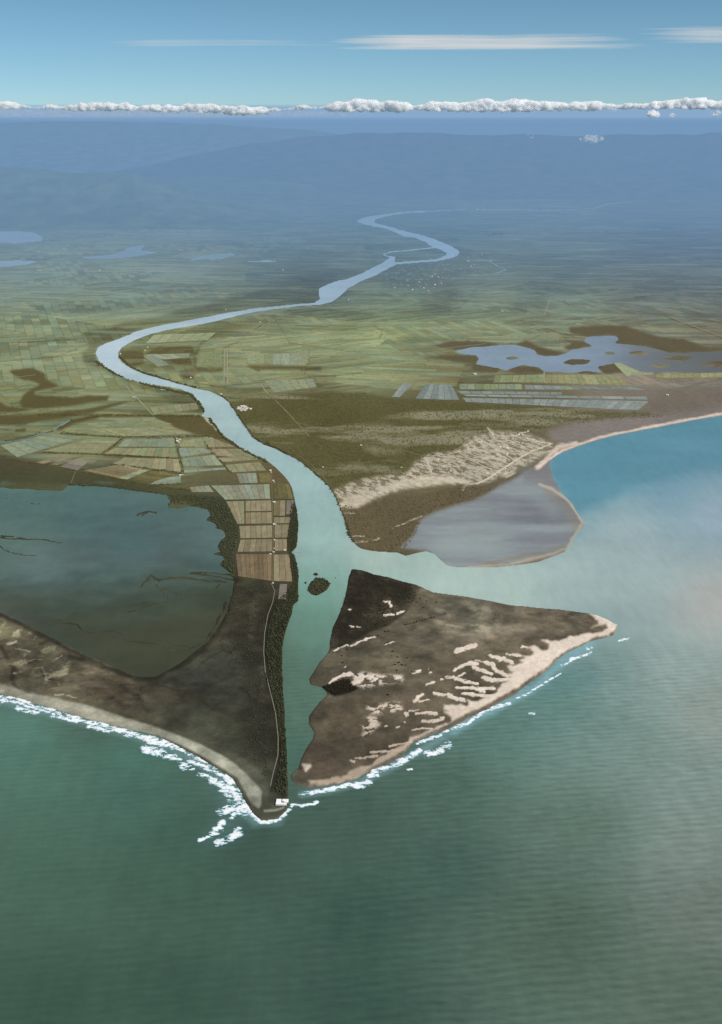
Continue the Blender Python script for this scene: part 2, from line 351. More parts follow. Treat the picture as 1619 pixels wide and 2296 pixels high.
def grid_objects(g, Z, attrs, mat, keep, label, names, kind='structure', smooth=True):
    """split a grid into one mesh per region label"""
    nr, nc = g.X.shape
    idx = np.arange(nr * nc).reshape(nr, nc)
    q = np.stack([idx[1:, :-1], idx[1:, 1:], idx[:-1, 1:], idx[:-1, :-1]], -1)
    kq = keep[1:, :-1] | keep[1:, 1:] | keep[:-1, 1:] | keep[:-1, :-1]
    lq = label[:-1, :-1]
    V = np.stack([g.wx, g.wy, Z], -1).reshape(-1, 3)
    flat = [(n, k, d.reshape(-1, 3) if k == 'c' else d.reshape(-1)) for n, k, d in attrs]
    for li, nm in names.items():
        F = q[kq & (lq == li)]
        if len(F) == 0: continue
        used = np.unique(F); remap = np.zeros(nr * nc, np.int64); remap[used] = np.arange(len(used))
        me = make_mesh(nm, V[used], remap[F], mat, [(n, k, d[used]) for n, k, d in flat], smooth)
        link(nm, me, kind=kind)

# ================================================================== LAND
def axis(dense0, dense1, step, lo, hi, cstep):
    return np.concatenate([np.arange(lo, dense0, cstep), np.arange(dense0, dense1, step), np.arange(dense1, hi, cstep)])
LX = axis(-40, 1660, 1.5, -1400, 2800, 25)
LY = np.concatenate([np.arange(272, 300, 1.0), np.arange(300, 440, 3.0), np.arange(440, 1872, 1.5)])
L = Grid(LX, LY)
land = np.ones(L.X.shape)
def dig(slm): sl, m = slm; land[sl] = np.minimum(land[sl], 1 - m)
def fill(slm): sl, m = slm; land[sl] = np.maximum(land[sl], m)
dig(L.poly(WATER, 2.2, 1))
dig(L.poly(LAGOON, 4.0, 1))
for p in LAKES: dig(L.poly(p, 3.0, 1))
for p, w in CHANNELS: dig(L.line(p, w, 1.0, 1.2))
fill(L.poly(ISLAND, 2.2, 1))
for p in ISLETS: fill(L.poly(p, 3.5, 1))
for p in LAKE_ISLES: fill(L.poly(p, 3, 1))
for k, p, w in REEDS: fill(L.line(T(k, p), TW(k, w) * .75, 5.0, 2.0))

C = L.idw([(100, 450, (92, 105, 85)), (800, 430, (72, 90, 70)), (1500, 430, (70, 78, 66)), (500, 420, (85, 100, 82)), (400, 560, (120, 132, 110)),
           (100, 600, (124, 138, 110)), (300, 640, (126, 140, 110)), (100, 720, (124, 138, 104)), (60, 800, (120, 132, 98)), (200, 830, (128, 136, 100)), (100, 900, (112, 118, 76)),
           (250, 900, (122, 130, 88)), (200, 960, (120, 128, 88)), (420, 970, (118, 122, 84)), (520, 970, (98, 94, 56)), (350, 930, (116, 120, 78)), (380, 800, (112, 118, 78)), (450, 850, (120, 128, 88)),
           (560, 760, (120, 128, 94)), (700, 760, (122, 132, 94)), (850, 780, (126, 138, 98)), (900, 700, (116, 128, 90)), (600, 850, (116, 122, 84)), (800, 850, (118, 126, 90)),
           (1080, 690, (118, 130, 98)), (1280, 680, (112, 122, 96)), (1500, 700, (104, 108, 90)), (1560, 770, (98, 96, 82)), (1000, 640, (100, 108, 82)), (1250, 600, (90, 100, 78)), (1500, 600, (92, 96, 78)),
           (1500, 520, (78, 82, 70)), (700, 630, (84, 92, 66)), (900, 600, (86, 98, 72)), (1000, 500, (78, 96, 74)), (620, 560, (98, 112, 90)),
           (620, 930, (92, 84, 48)), (720, 930, (90, 82, 48)), (800, 960, (95, 86, 52)), (1000, 930, (95, 88, 52)), (1200, 905, (100, 92, 62)), (1450, 870, (118, 110, 98)), (1590, 880, (120, 112, 100)), (1350, 930, (125, 116, 104)),
           (680, 1030, (95, 86, 55)), (800, 1040, (96, 88, 58)), (850, 1150, (104, 94, 70)), (900, 1190, (95, 85, 62)), (1000, 1090, (108, 98, 72)),
           (560, 1010, (112, 106, 70)), (610, 1060, (98, 88, 58)), (650, 1150, (72, 72, 50)), (520, 1150, (70, 72, 52)), (300, 1040, (95, 92, 62)), (50, 1050, (78, 78, 52)), (250, 1075, (72, 74, 52)),
           (560, 1350, (66, 62, 48)), (600, 1400, (62, 58, 46)), (640, 1400, (48, 46, 36)), (580, 1600, (58, 55, 45)), (620, 1650, (48, 46, 38)), (400, 1560, (80, 70, 58)), (250, 1520, (92, 80, 68)),
           (80, 1470, (104, 96, 80)), (120, 1520, (96, 88, 76)), (480, 1560, (68, 66, 56)), (450, 1640, (76, 74, 62)), (560, 1760, (88, 90, 78)), (610, 1790, (76, 76, 64)), (500, 1500, (70, 68, 58)),
           (820, 1330, (66, 56, 42)), (880, 1320, (70, 60, 46)), (760, 1420, (64, 54, 42)), (960, 1370, (120, 106, 86)), (1050, 1370, (132, 120, 100)), (1150, 1370, (120, 104, 86)), (1300, 1390, (112, 96, 78)), (1200, 1430, (108, 92, 76)),
           (950, 1440, (114, 100, 82)), (900, 1470, (110, 96, 78)), (760, 1480, (98, 86, 68)), (1000, 1500, (104, 88, 72)), (900, 1560, (102, 86, 70)), (760, 1640, (108, 88, 70)), (850, 1680, (98, 82, 66)), (700, 1710, (104, 84, 68)),
           (1150, 1150, (120, 124, 132)), (1050, 1200, (118, 120, 128))])
def P(k, pts, c, warp=3, feather=1, a=1.0): blend(C, L.poly(T(k, pts), warp, feather), c, a)
def N(k, pts, c, w, warp=2, soft=1.2, a=1.0): blend(C, L.line(T(k, pts), TW(k, w), warp, soft), c, a)
farm = np.zeros(L.X.shape)
for k, p, w_ in REEDS: blend(C, L.line(T(k, p), TW(k, w_) + 5, 5.0, 3), (62, 63, 50), .75)
for pl in ([(-1400, 440), (1000, 440), (2800, 440), (2800, 860), (1619, 870), (1300, 870), (1100, 880), (700, 885), (520, 885), (470, 985), (620, 1040), (500, 1010), (400, 1090), (0, 1015), (-1400, 900)],):
    sl, m = L.poly(pl, 8, 4); farm[sl] = np.maximum(farm[sl], m)
rough = np.full(L.X.shape, .55)

OL = (88, 80, 44)
for p in ([(40, 680), (150, 670), (200, 695), (205, 720), (240, 735), (270, 748), (200, 765), (150, 775), (160, 790), (330, 800), (400, 790), (490, 795), (480, 815), (400, 825), (300, 840), (200, 850), (100, 850), (90, 825),
           (100, 790), (130, 770), (175, 745), (160, 735), (100, 720), (60, 695)], [(-300, 820), (0, 820), (30, 840), (150, 855), (80, 868), (0, 872), (-300, 880)], [(-300, 885), (0, 885), (150, 880), (400, 850), (560, 815), (600, 812), (420, 870), (200, 905), (100, 925), (-300, 925)],
          [(60, 945), (120, 940), (110, 955), (70, 955)], [(300, 905), (420, 880), (690, 880), (690, 890), (450, 890), (330, 920), (250, 960)], [(690, 880), (910, 885), (960, 935), (990, 975), (880, 968), (790, 940), (700, 895)]):
    P('A', p, OL, 4, 1, .9); sl, m = L.poly(T('A', p), 4, 1); farm[sl] *= 1 - m
P('A', [(370, 510), (480, 490), (560, 460), (720, 440), (800, 410), (940, 385), (1050, 350), (1150, 325), (1300, 290), (1430, 300), (1430, 370), (1150, 400), (800, 462), (600, 508), (440, 575), (430, 640), (520, 700), (680, 752), (900, 800), (905, 880), (800, 830), (600, 745), (480, 690), (420, 660), (370, 640), (370, 600), (400, 570)], (84, 88, 58), 5, 2, .75)
P('A', [(530, 590), (600, 560), (700, 520), (850, 500), (1000, 470), (1250, 410), (1420, 400), (1400, 440), (1150, 470), (1000, 520), (900, 560), (880, 620), (870, 700), (760, 690), (640, 670), (560, 640)], (92, 94, 58), 6, 4, .5)
for p in ([(650, 605), (720, 570), (860, 568), (870, 600), (780, 605)], [(720, 630), (850, 625), (870, 660), (800, 655)], [(800, 680), (890, 665), (1000, 672), (1000, 682), (880, 690), (860, 720), (820, 715)], [(1100, 655), (1440, 660), (1440, 678), (1170, 675), (1160, 690)], [(540, 590), (640, 590), (650, 650), (600, 670), (545, 635)]):
    P('A', p, (84, 78, 44), 3, 1, .9)
EFOR = T('A', [(1005, 800), (1100, 795), (1200, 790), (1400, 780), (1619, 778)]) + T('B', [(140, 800), (240, 810), (430, 822), (700, 838), (1150, 864), (1290, 868), (1360, 885), (1150, 900), (900, 915), (750, 960), (570, 965), (460, 1000), (400, 1045), (280, 1080)]) + T('K', [(640, 290), (540, 380), (300, 430), (100, 480), (0, 520)]) + T('C', [(1470, 212), (1400, 147), (1300, 78)]) + T('A', [(1190, 1012), (1110, 942), (1060, 868)])
sl, m = L.poly(EFOR, 5, 2); C[sl] = C[sl] * (1 - m[..., None] * .7) + rgb(84, 83, 47) * (m * .7)[..., None]; farm[sl] *= 1 - m; rough[sl] = np.maximum(rough[sl], m * .8)
# lighter heath streaks within the wood
st = fbm(L.wx * .35 + L.wy * .1, L.wy, 420, 5, 5, .6)
k_ = np.clip((st[sl] - .08) / .22, 0, 1) * m * .75; C[sl] = C[sl] * (1 - k_[..., None]) + rgb(142, 142, 118) * k_[..., None]
for p in ([(0, 920), (100, 920), (200, 945), (310, 970), (250, 985), (100, 965), (0, 960)], [(0, 1010), (80, 1020), (200, 1040), (180, 1055), (60, 1060)], [(400, 878), (480, 895), (500, 905), (430, 890)]):
    P('B', p, (138, 134, 108), 7, 3, .6)
# heath at the coast
P('D', [(830, 170), (930, 130), (1050, 120), (1250, 100), (1500, 60), (1800, 20), (1800, 60), (1619, 85), (1400, 125), (1250, 152), (1060, 195), (900, 230), (850, 215)], (128, 122, 122), 6, 3, .8)
P('B', [(1290, 800), (1619, 770), (2600, 700), (2600, 850), (1619, 860), (1400, 880), (1300, 860)], (108, 100, 90), 8, 5, .7)
for p in ([(310, 570), (400, 548), (480, 545), (560, 552), (640, 560), (570, 572), (500, 577), (420, 590)], [(690, 565), (740, 545), (790, 570), (860, 590), (915, 603), (860, 620), (800, 612), (770, 585)], [(930, 485), (1050, 480), (1180, 475), (1240, 500), (1330, 530), (1450, 540), (1550, 575), (1800, 590), (1450, 600), (1340, 595), (1300, 576), (1200, 566), (1130, 556), (1155, 540), (1140, 523), (1060, 522), (1010, 530), (940, 515)],
          [(270, 620), (400, 612), (515, 610), (530, 630), (510, 650), (400, 635)], [(505, 650), (560, 655), (625, 668), (600, 692), (530, 687), (490, 670)], [(650, 680), (700, 660), (780, 660), (825, 690), (700, 694)], [(890, 648), (940, 626), (1040, 628), (1010, 656), (940, 660)], [(1050, 662), (1120, 643), (1160, 650), (1200, 692), (980, 697), (950, 687), (1000, 680), (1090, 692)], [(870, 540), (1000, 548), (1040, 570), (930, 590), (900, 575), (950, 558)]):
    P('B', p, (92, 84, 58), 3, 1, .9); sl, m = L.poly(T('B', p), 3, 1); farm[sl] *= 1 - m
for p, c, w in (([(1360, 435), (1450, 470), (1619, 535)], (88, 80, 62), 8), ([(720, 460), (830, 495), (1000, 545)], (90, 84, 66), 4), ([(880, 340), (930, 385), (1000, 400)], (90, 86, 66), 4), ([(1280, 282), (1340, 286), (1400, 280)], (86, 80, 60), 10), ([(1230, 355), (1275, 352)], (86, 80, 60), 10), ([(360, 325), (470, 308)], (76, 74, 46), 5), ([(0, 390), (100, 385)], (130, 138, 100), 8), ([(640, 560), (700, 560), (800, 525)], (92, 86, 62), 4), ([(960, 570), (860, 545)], (92, 86, 62), 4), ([(60, 480), (95, 510), (85, 530)], (84, 84, 58), 4)):
    N('B', p, c, w, 3, 2, .8)
for p, w in (([(1000, 588), (1002, 680), (1010, 740)], 5), ([(1022, 588), (1020, 740)], 4), ([(870, 735), (1000, 752), (1200, 730), (1420, 710), (1619, 690)], 6), ([(1000, 580), (1060, 555), (1170, 480), (1290, 420)], 6), ([(1170, 740), (1195, 775)], 6), ([(1410, 715), (1435, 750)], 6), ([(205, 692), (380, 670)], 4),
             ([(560, 740), (600, 790), (690, 885)], 4), ([(880, 600), (900, 560), (960, 520)], 12), ([(870, 600), (880, 690)], 14), ([(1360, 715), (1385, 650), (1385, 590)], 3), ([(0, 640), (250, 620), (400, 560)], 4), ([(0, 560), (350, 540)], 4), ([(1200, 400), (1300, 560), (1619, 600)], 3), ([(1020, 700), (1240, 700)], 4)):
    N('A', p, (92, 90, 56), w, 2, 1.5, .8)
for p_ in LAKE_ISLES: blend(C, L.poly(p_, 5, 2), (90, 84, 62), .9)
# inner estuary farmland tracks, hedges
for p, w in (([(270, 965), (540, 975), (870, 968), (1010, 985)], 9), ([(800, 1000), (812, 1070), (822, 1148)], 7), ([(945, 975), (1000, 1085), (1030, 1130)], 6), ([(190, 1047), (470, 1058), (810, 1072)], 7), ([(560, 975), (465, 1058)], 6), ([(0, 1060), (300, 1110), (600, 1180), (700, 1205)], 7)):
    N('A', p, (82, 74, 42), w, 2, 1.2, .9)
P('M', [(0, 292), (200, 318), (430, 368), (700, 425), (870, 460), (1090, 480), (1250, 540), (1000, 540), (700, 470), (500, 450), (250, 440), (0, 440), (-900, 300), (-900, 200)], (74, 72, 48), 4, 2, .75)
P('M', [(0, 430), (120, 440), (0, 450)], (88, 115, 115), 4, 2, .7); P('M', [(530, 430), (640, 432), (700, 440), (600, 445)], (92, 115, 112), 3, 1, .6)
P('C', [(1000, 270), (1060, 340), (1072, 400), (1075, 460), (1055, 520), (1060, 630), (1220, 655), (1250, 660), (1060, 660), (980, 600), (960, 400), (900, 310), (760, 260)], (58, 62, 44), 6, 3, .7)
# riverside strip, dark
P('C', [(1305, 290), (1330, 300), (1340, 400), (1335, 500), (1340, 600), (1340, 740), (1312, 760), (1290, 840), (1275, 880), (1265, 1000), (1265, 1148), (1190, 1148), (1200, 900), (1220, 760), (1310, 660), (1300, 540), (1290, 450), (1300, 360)], (50, 52, 36), 3, 2, .8)
P('E', [(1200, 0), (1300, 20), (1264, 250), (1280, 520), (1290, 740), (1280, 830), (1220, 800), (1245, 640), (1235, 480), (1190, 300), (1185, 150)], (44, 44, 36), 2, 2, .8)
P('E', [(1000, 60), (1150, 60), (1180, 300), (1230, 500), (1240, 640), (1200, 760), (1160, 740), (1050, 650), (960, 600), (1100, 500), (1080, 200)], (50, 48, 40), 8, 5, .55)
for k, p, c, w in (('C', [(1140, 740), (1135, 800), (1130, 900)], (92, 84, 70), 34), ('E', [(1160, 190), (1170, 260), (1175, 330)], (84, 78, 66), 16), ('E', [(1090, 340), (1180, 400)], (80, 72, 60), 10), ('E', [(1110, 500), (1190, 490)], (78, 72, 60), 10)):
    slq = L.line(T(k, p), TW(k, w), 4, 6); blend(C, (slq[0], slq[1] * np.clip((L.F1[slq[0]] + .3) * 1.6, 0, 1)), c, .75)
# marsh side
N('I', [(-300, 60), (0, 110), (150, 150), (300, 220), (450, 300), (600, 360), (700, 390), (900, 470)], (62, 56, 46), 24, 4, 3, .9)
N('I', [(640, 480), (800, 520), (950, 580), (1100, 640), (1250, 680), (1400, 690), (1500, 650), (1620, 580), (1800, 480), (1900, 420)], (54, 50, 42), 50, 5, 8, .85)
N('I', [(500, 370), (700, 420), (850, 490), (1000, 530)], (104, 102, 104), 50, 4, 8, .8)
N('I', [(0, 390), (60, 480), (140, 600), (110, 690), (170, 820)], (62, 56, 46), 40, 5, 6, .85)
N('I', [(360, 380), (460, 330)], (66, 60, 48), 14, 3, 4, .8); N('I', [(270, 540), (330, 515), (380, 510)], (60, 52, 44), 18, 3, 4, .8); N('I', [(370, 590), (410, 660), (520, 720)], (56, 50, 42), 30, 4, 6, .8)
slq = L.poly(T('I', [(-200, 100), (0, 150), (250, 230), (600, 420), (720, 600), (620, 700), (520, 780), (300, 640), (150, 560), (0, 420), (-200, 300)]), 4, 4)
pt = fbm(L.wx, L.wy * .55, 55, 4, 141, .6); blend(C, (slq[0], slq[1] * np.clip((pt[slq[0]] - .17) * 5, 0, 1)), (160, 158, 128), .85)
P('I', [(-100, 170), (60, 180), (110, 250), (40, 320), (-100, 330)], (150, 150, 108), 5, 4, .5)
for p, w in (([(70, 375), (160, 350)], 22), ([(140, 410), (220, 420), (280, 430)], 14), ([(280, 530), (330, 508), (390, 515)], 9), ([(310, 600), (400, 575), (415, 640), (420, 690)], 9), ([(430, 695), (520, 720), (540, 755)], 9), ([(140, 640), (200, 628)], 18), ([(500, 835), (590, 840)], 20), ([(620, 850), (710, 862)], 14), ([(490, 515), (580, 470)], 12)):
    N('I', p, (186, 182, 160), w, 6, 2, .85)
P('E', [(560, 380), (900, 400), (1080, 520), (1120, 640), (1000, 600), (800, 520), (600, 460)], (74, 76, 64), 10, 8, .6)
P('E', [(640, 320), (900, 200), (1080, 170), (1100, 330), (1080, 450), (860, 360)], (66, 68, 60), 10, 8, .7)
P('E', [(1040, 640), (1180, 720), (1210, 790), (1180, 880), (1165, 780)], (98, 102, 88), 4, 4, .7)
N('E', [(680, 300), (760, 330), (900, 390)], (92, 90, 72), 8, 4, 4, .5); N('E', [(540, 330), (620, 380), (660, 450)], (56, 54, 46), 16, 5, 6, .6)
N('C', [(1050, 640), (1040, 720), (1000, 830), (940, 920), (870, 975), (790, 1030), (700, 1080), (610, 1082)], (50, 47, 38), 30, 7, 10, .9)
N('C', [(600, 1082), (470, 1022), (340, 962), (240, 912), (100, 842), (0, 792), (-400, 690)], (58, 52, 42), 22, 6, 7, .85)
N('E', [(1010, 200), (1060, 160), (1090, 100)], (56, 52, 42), 12, 5, 5, .7); N('E', [(900, 230), (1000, 170), (1040, 180)], (54, 50, 42), 8, 5, 4, .7)
N('E', [(700, 320), (800, 350), (900, 390), (960, 440)], (58, 56, 48), 9, 6, 5, .6); N('E', [(1080, 340), (1130, 380), (1180, 420)], (50, 46, 38), 14, 5, 6, .7); N('E', [(1090, 480), (1140, 500), (1200, 470)], (48, 45, 38), 18, 5, 8, .7)
N('E', [(630, 340), (640, 400), (600, 430)], (56, 54, 44), 8, 5, 4, .6)
slq = L.poly(T('E', [(-100, 60), (200, 130), (420, 230), (600, 310), (700, 420), (660, 480), (440, 430), (220, 370), (0, 310), (-100, 300)]), 8, 6)
mq = fbm(L.wx * .7 + L.wy * .3, L.wy, 70, 5, 541, .68)[slq[0]]
blend(C, (slq[0], slq[1] * np.clip(mq * 3 - .2, 0, 1)), (124, 118, 92), .6); blend(C, (slq[0], slq[1] * np.clip(-mq * 3 - .2, 0, 1)), (68, 58, 46), .6)
# west beach
P('E', [(-1500, -150), (-700, 20), (0, 318), (60, 335), (130, 365), (220, 375), (300, 395), (380, 410), (440, 430), (500, 450), (600, 485), (700, 515), (800, 550), (900, 590), (1000, 640), (1060, 680), (1110, 730), (1150, 770), (1172, 800), (1170, 860), (1160, 880),
        (1120, 850), (1090, 790), (1060, 740), (1000, 700), (900, 640), (800, 590), (700, 552), (600, 530), (500, 505), (400, 480), (300, 450), (200, 420), (100, 392), (0, 365), (-700, 90), (-1500, -50)], (152, 154, 140), 3, 1, .95)
P('E', [(-700, 60), (0, 318), (60, 335), (130, 365), (220, 378), (300, 398), (440, 440), (600, 500), (500, 500), (300, 445), (100, 388), (0, 362), (-700, 100)], (172, 166, 148), 3, 4, .6)
P('E', [(240, 372), (380, 400), (520, 440), (650, 480), (760, 520), (720, 470), (640, 450), (500, 420), (360, 380)], (104, 98, 78), 6, 4, .6)
P('E', [(700, 500), (860, 560), (1000, 620), (1110, 700), (1170, 780), (1180, 700), (1050, 630), (900, 560)], (92, 92, 78), 6, 4, .6)
N('E', [(1190, 890), (1240, 885), (1270, 875)], (148, 150, 136), 14, 3, 4, .8)
N('E', [(1060, 760), (1100, 830), (1140, 890)], (92, 88, 78), 9, 2, 3, .7)
N('E', [(1275, 740), (1270, 820)], (40, 42, 36), 12, 2, 3, .8); N('E', [(1232, 700), (1215, 800)], (44, 44, 38), 14, 2, 3, .6)
# island ------------------------------------------------------------
P('F', [(335, 40), (450, 62), (580, 95), (660, 118), (640, 170), (600, 230), (520, 290), (420, 330), (340, 380), (250, 405), (255, 350), (290, 250), (325, 150)], (46, 40, 30), 3, 1, .85)
P('F', [(640, 110), (780, 152), (960, 180), (900, 260), (700, 250), (600, 300), (560, 260)], (88, 76, 60), 8, 8, .45)
slq = L.poly(T('F', [(720, 210), (900, 200), (1060, 210), (1150, 240), (1000, 320), (850, 340), (740, 300)]), 14, 10); pt2 = fbm(L.wx, L.wy, 120, 4, 61, .6)
blend(C, (slq[0], slq[1] * np.clip(.5 + pt2[slq[0]] * 2, 0, 1)), (164, 156, 134), .95)
slq = L.poly(T('F', [(1060, 240), (1180, 225), (1400, 240), (1380, 320), (1100, 380), (1000, 350)]), 12, 8); blend(C, (slq[0], slq[1] * np.clip(.3 + pt2[slq[0]] * 2, 0, 1)), (142, 126, 108), .75)
slq = L.poly(ISLAND, 2, 1); blend(C, (slq[0], slq[1] * np.clip(fbm(L.wx, L.wy, 60, 4, 71)[slq[0]] * 1.8 - .1, 0, 1)), (82, 68, 54), .5)
blend(C, (slq[0], slq[1] * np.clip(fbm(L.wx, L.wy * .5, 90, 4, 75)[slq[0]] * 1.6 - .1, 0, 1)), (126, 110, 90), .4)
# wet shore rim
shore_F = [(1545, 290), (1525, 335), (1480, 348), (1420, 362), (1370, 385), (1310, 415), (1270, 445), (1240, 480), (1190, 520), (1130, 560), (1080, 600), (1020, 630), (950, 670), (880, 700), (840, 725), (780, 755), (720, 775), (660, 800), (620, 820), (600, 845), (570, 880), (500, 915), (430, 945), (370, 980), (300, 1000), (220, 1012), (160, 1018), (110, 1005), (80, 985), (75, 965), (95, 940)]
SAND = (228, 215, 202); SAND2 = (178, 160, 142)
BEACH_I = (T('G', [(1235, 70), (1290, 120), (1330, 165), (1250, 200), (1380, 168), (1400, 205), (1320, 240), (1220, 240), (1150, 265), (1080, 265), (1000, 300), (940, 305), (840, 300), (910, 330), (900, 375), (850, 380), (800, 345), (690, 350), (760, 370), (790, 400), (770, 430), (700, 420), (570, 405),
                   (640, 430), (720, 440), (660, 470), (700, 490), (600, 505), (570, 515), (590, 550), (640, 560), (570, 580), (600, 620), (520, 660), (480, 720), (440, 760), (380, 770), (330, 800), (280, 800), (240, 780), (250, 840), (190, 830)])
           + T('H', [(1500, 470), (1480, 500), (1400, 530), (1270, 530), (1260, 570), (1330, 590), (1260, 592), (1330, 640), (1340, 680), (1270, 700), (1180, 740), (1060, 800), (960, 830), (940, 870), (830, 930), (740, 980), (640, 1030), (590, 1090), (480, 1105), (400, 1135), (370, 1180), (200, 1205), (60, 1225)])
           + T('J', [(1430, 490), (1200, 530), (1050, 540), (1100, 580), (1250, 580), (1420, 545), (1560, 500)])
           + T('H', [(420, 1230), (600, 1110), (820, 1000), (900, 950), (960, 870), (1100, 800), (1280, 720), (1420, 640), (1600, 560)])
           + T('G', [(200, 950), (440, 800), (640, 695), (800, 585), (900, 520), (980, 440), (1060, 385), (1180, 330), (1270, 285), (1400, 260), (1440, 225), (1480, 165), (1400, 120), (1320, 80)]))
blend(C, L.line(T('F', shore_F), 16, 1.5, 8), (122, 102, 90), .9)
sl, m = L.poly(BEACH_I, 2.0, 1, 3.5)
sm_ = np.zeros(L.X.shape); sm_[sl] = m
for k, fs in (('G', [([(425, 425), (480, 440), (520, 460)], 28), ([(540, 450), (610, 480)], 30), ([(570, 405), (620, 420), (680, 430)], 20), ([(690, 350), (740, 355)], 14), ([(130, 545), (180, 515), (260, 490), (320, 500)], 22), ([(290, 530), (360, 550), (440, 575)], 24),
                     ([(400, 485), (450, 500), (470, 535)], 32), ([(480, 555), (530, 575), (570, 600)], 28), ([(370, 605), (440, 630), (520, 630), (590, 620)], 26), ([(150, 615), (220, 635), (320, 655)], 28), ([(180, 600), (220, 570)], 12), ([(70, 600), (140, 600)], 16), ([(160, 685), (250, 695), (340, 700), (460, 690)], 26),
                     ([(340, 715), (380, 720)], 20), ([(210, 740), (300, 745), (400, 760), (460, 750)], 24), ([(25, 612)], 18), ([(150, 390), (210, 365)], 26), ([(210, 370), (300, 345)], 20), ([(290, 350), (310, 340)], 26), ([(0, 745), (60, 755)], 22), ([(90, 750), (150, 780)], 34), ([(180, 790), (220, 800)], 24), ([(310, 468), (380, 475)], 8), ([(250, 490), (320, 500)], 26)]),
              ('H', [([(1180, 425), (1240, 435)], 34), ([(1255, 445), (1320, 440)], 16), ([(1320, 440), (1380, 480)], 34), ([(1110, 335), (1180, 310)], 20), ([(1240, 288), (1260, 285)], 16), ([(1360, 210), (1400, 190), (1480, 155)], 20), ([(1000, 500), (1040, 450), (1080, 430)], 30), ([(1040, 495), (1130, 480)], 16), ([(1030, 605), (1120, 600), (1200, 610)], 24),
                     ([(1070, 675), (1180, 680), (1260, 650)], 26), ([(1040, 575), (960, 590)], 10), ([(930, 612), (935, 612)], 40), ([(980, 765), (1060, 745), (1150, 745)], 20), ([(760, 910), (860, 890), (960, 870)], 20), ([(590, 965), (700, 965), (820, 950)], 22), ([(450, 1025), (560, 1010), (650, 1010)], 18), ([(410, 1050), (440, 1050)], 16),
                     ([(215, 325), (290, 280), (360, 240), (420, 245)], 24), ([(340, 255), (420, 240)], 34), ([(980, 235), (1050, 215)], 16), ([(1130, 235), (1150, 235)], 14), ([(1135, 190), (1145, 190)], 10), ([(355, 182), (362, 182)], 12), ([(430, 330), (480, 320)], 36), ([(730, 735), (750, 730)], 12), ([(830, 738), (850, 735)], 14), ([(900, 690), (910, 690)], 10), ([(250, 35), (400, -20)], 10)]),
              ('F', [([(820, 410), (860, 395), (910, 380)], 18), ([(350, 385), (420, 355), (450, 345)], 7), ([(495, 182), (520, 190), (525, 210)], 10), ([(495, 245), (535, 245)], 7), ([(550, 240), (580, 228)], 7), ([(335, 222), (345, 222)], 6), ([(345, 300), (390, 300)], 5), ([(500, 380), (540, 368)], 5)])):
    for p, w in fs:
        sl, m = L.line(T(k, p), TW(k, w) * 1.2, 3.0, 1.4, 4.0); sm_[sl] = np.maximum(sm_[sl], m)
nz = fbm(L.wx, L.wy, 26, 3, 171, .6)
for p in ([(430, 232), (480, 230), (600, 235), (700, 255), (880, 250), (890, 310), (780, 330), (640, 350), (540, 375), (430, 340)], [(550, 550), (620, 520), (700, 530), (730, 510), (870, 510), (900, 590), (760, 600), (680, 620), (620, 620), (560, 590)], [(480, 690), (580, 630), (640, 640), (690, 710), (640, 750), (560, 820), (490, 830), (530, 770)]):
    sl, m = L.poly(T('H', p), 3, 2); sm_[sl] = np.maximum(sm_[sl], m * np.clip((nz[sl] + .12) * 7, 0, 1))
P('J', [(1000, 380), (1090, 390), (1100, 412), (1040, 465), (1020, 420)], SAND, 1, 1, .9)
P('H', [(145, 360), (250, 322), (340, 292), (400, 292), (440, 350), (480, 380), (420, 410), (340, 430), (260, 450), (210, 420)], (40, 34, 26), 2, 1, .95)
south = np.clip((L.Y - 1560) / 160, 0, 1)[..., None]
sc = rgb(*SAND) * (1 - south) + rgb(*SAND2) * south
C = C * (1 - sm_[..., None] * .95) + sc * (sm_[..., None] * .95)
# mainland east: sandy settlement strip, scrub and tidal flat ----------
P('K', [(0, 520), (60, 640), (120, 820), (170, 920), (300, 970), (520, 1000), (640, 930), (560, 830), (660, 700), (820, 660), (1000, 610), (1200, 510), (1400, 400), (1300, 400), (1060, 480), (960, 470), (640, 560), (400, 560), (200, 640)], (98, 88, 62), 5, 3, .8)
slq = L.poly(T('K', [(0, 520), (120, 470), (300, 420), (560, 380), (640, 290), (700, 250), (900, 230), (1000, 150), (1180, 90), (1400, 90), (1619, 170), (1619, 230), (1500, 300), (1250, 420), (1080, 480), (960, 480), (700, 490), (560, 510), (380, 560), (200, 640), (60, 660)]), 6, 2)
ga, gb = np.array(ground(*T('K', [(1090, 200)])[0])), np.array(ground(*T('K', [(1340, 300)])[0])); dd = (gb - ga) / np.linalg.norm(gb - ga)
pt3 = fbm((L.wx * dd[0] + L.wy * dd[1]) * .32, -L.wx * dd[1] + L.wy * dd[0], 22, 4, 201, .68)
blend(C, slq, (122, 114, 88), .8)
blend(C, (slq[0], slq[1] * np.clip((pt3[slq[0]] + .10) * 6, 0, 1)), (202, 196, 180), .75)
P('K', [(60, 640), (90, 560), (330, 540), (420, 470), (560, 440), (700, 410), (900, 420), (1000, 460), (700, 490), (560, 505), (380, 545), (200, 640)], (200, 190, 168), 6, 2, .75)
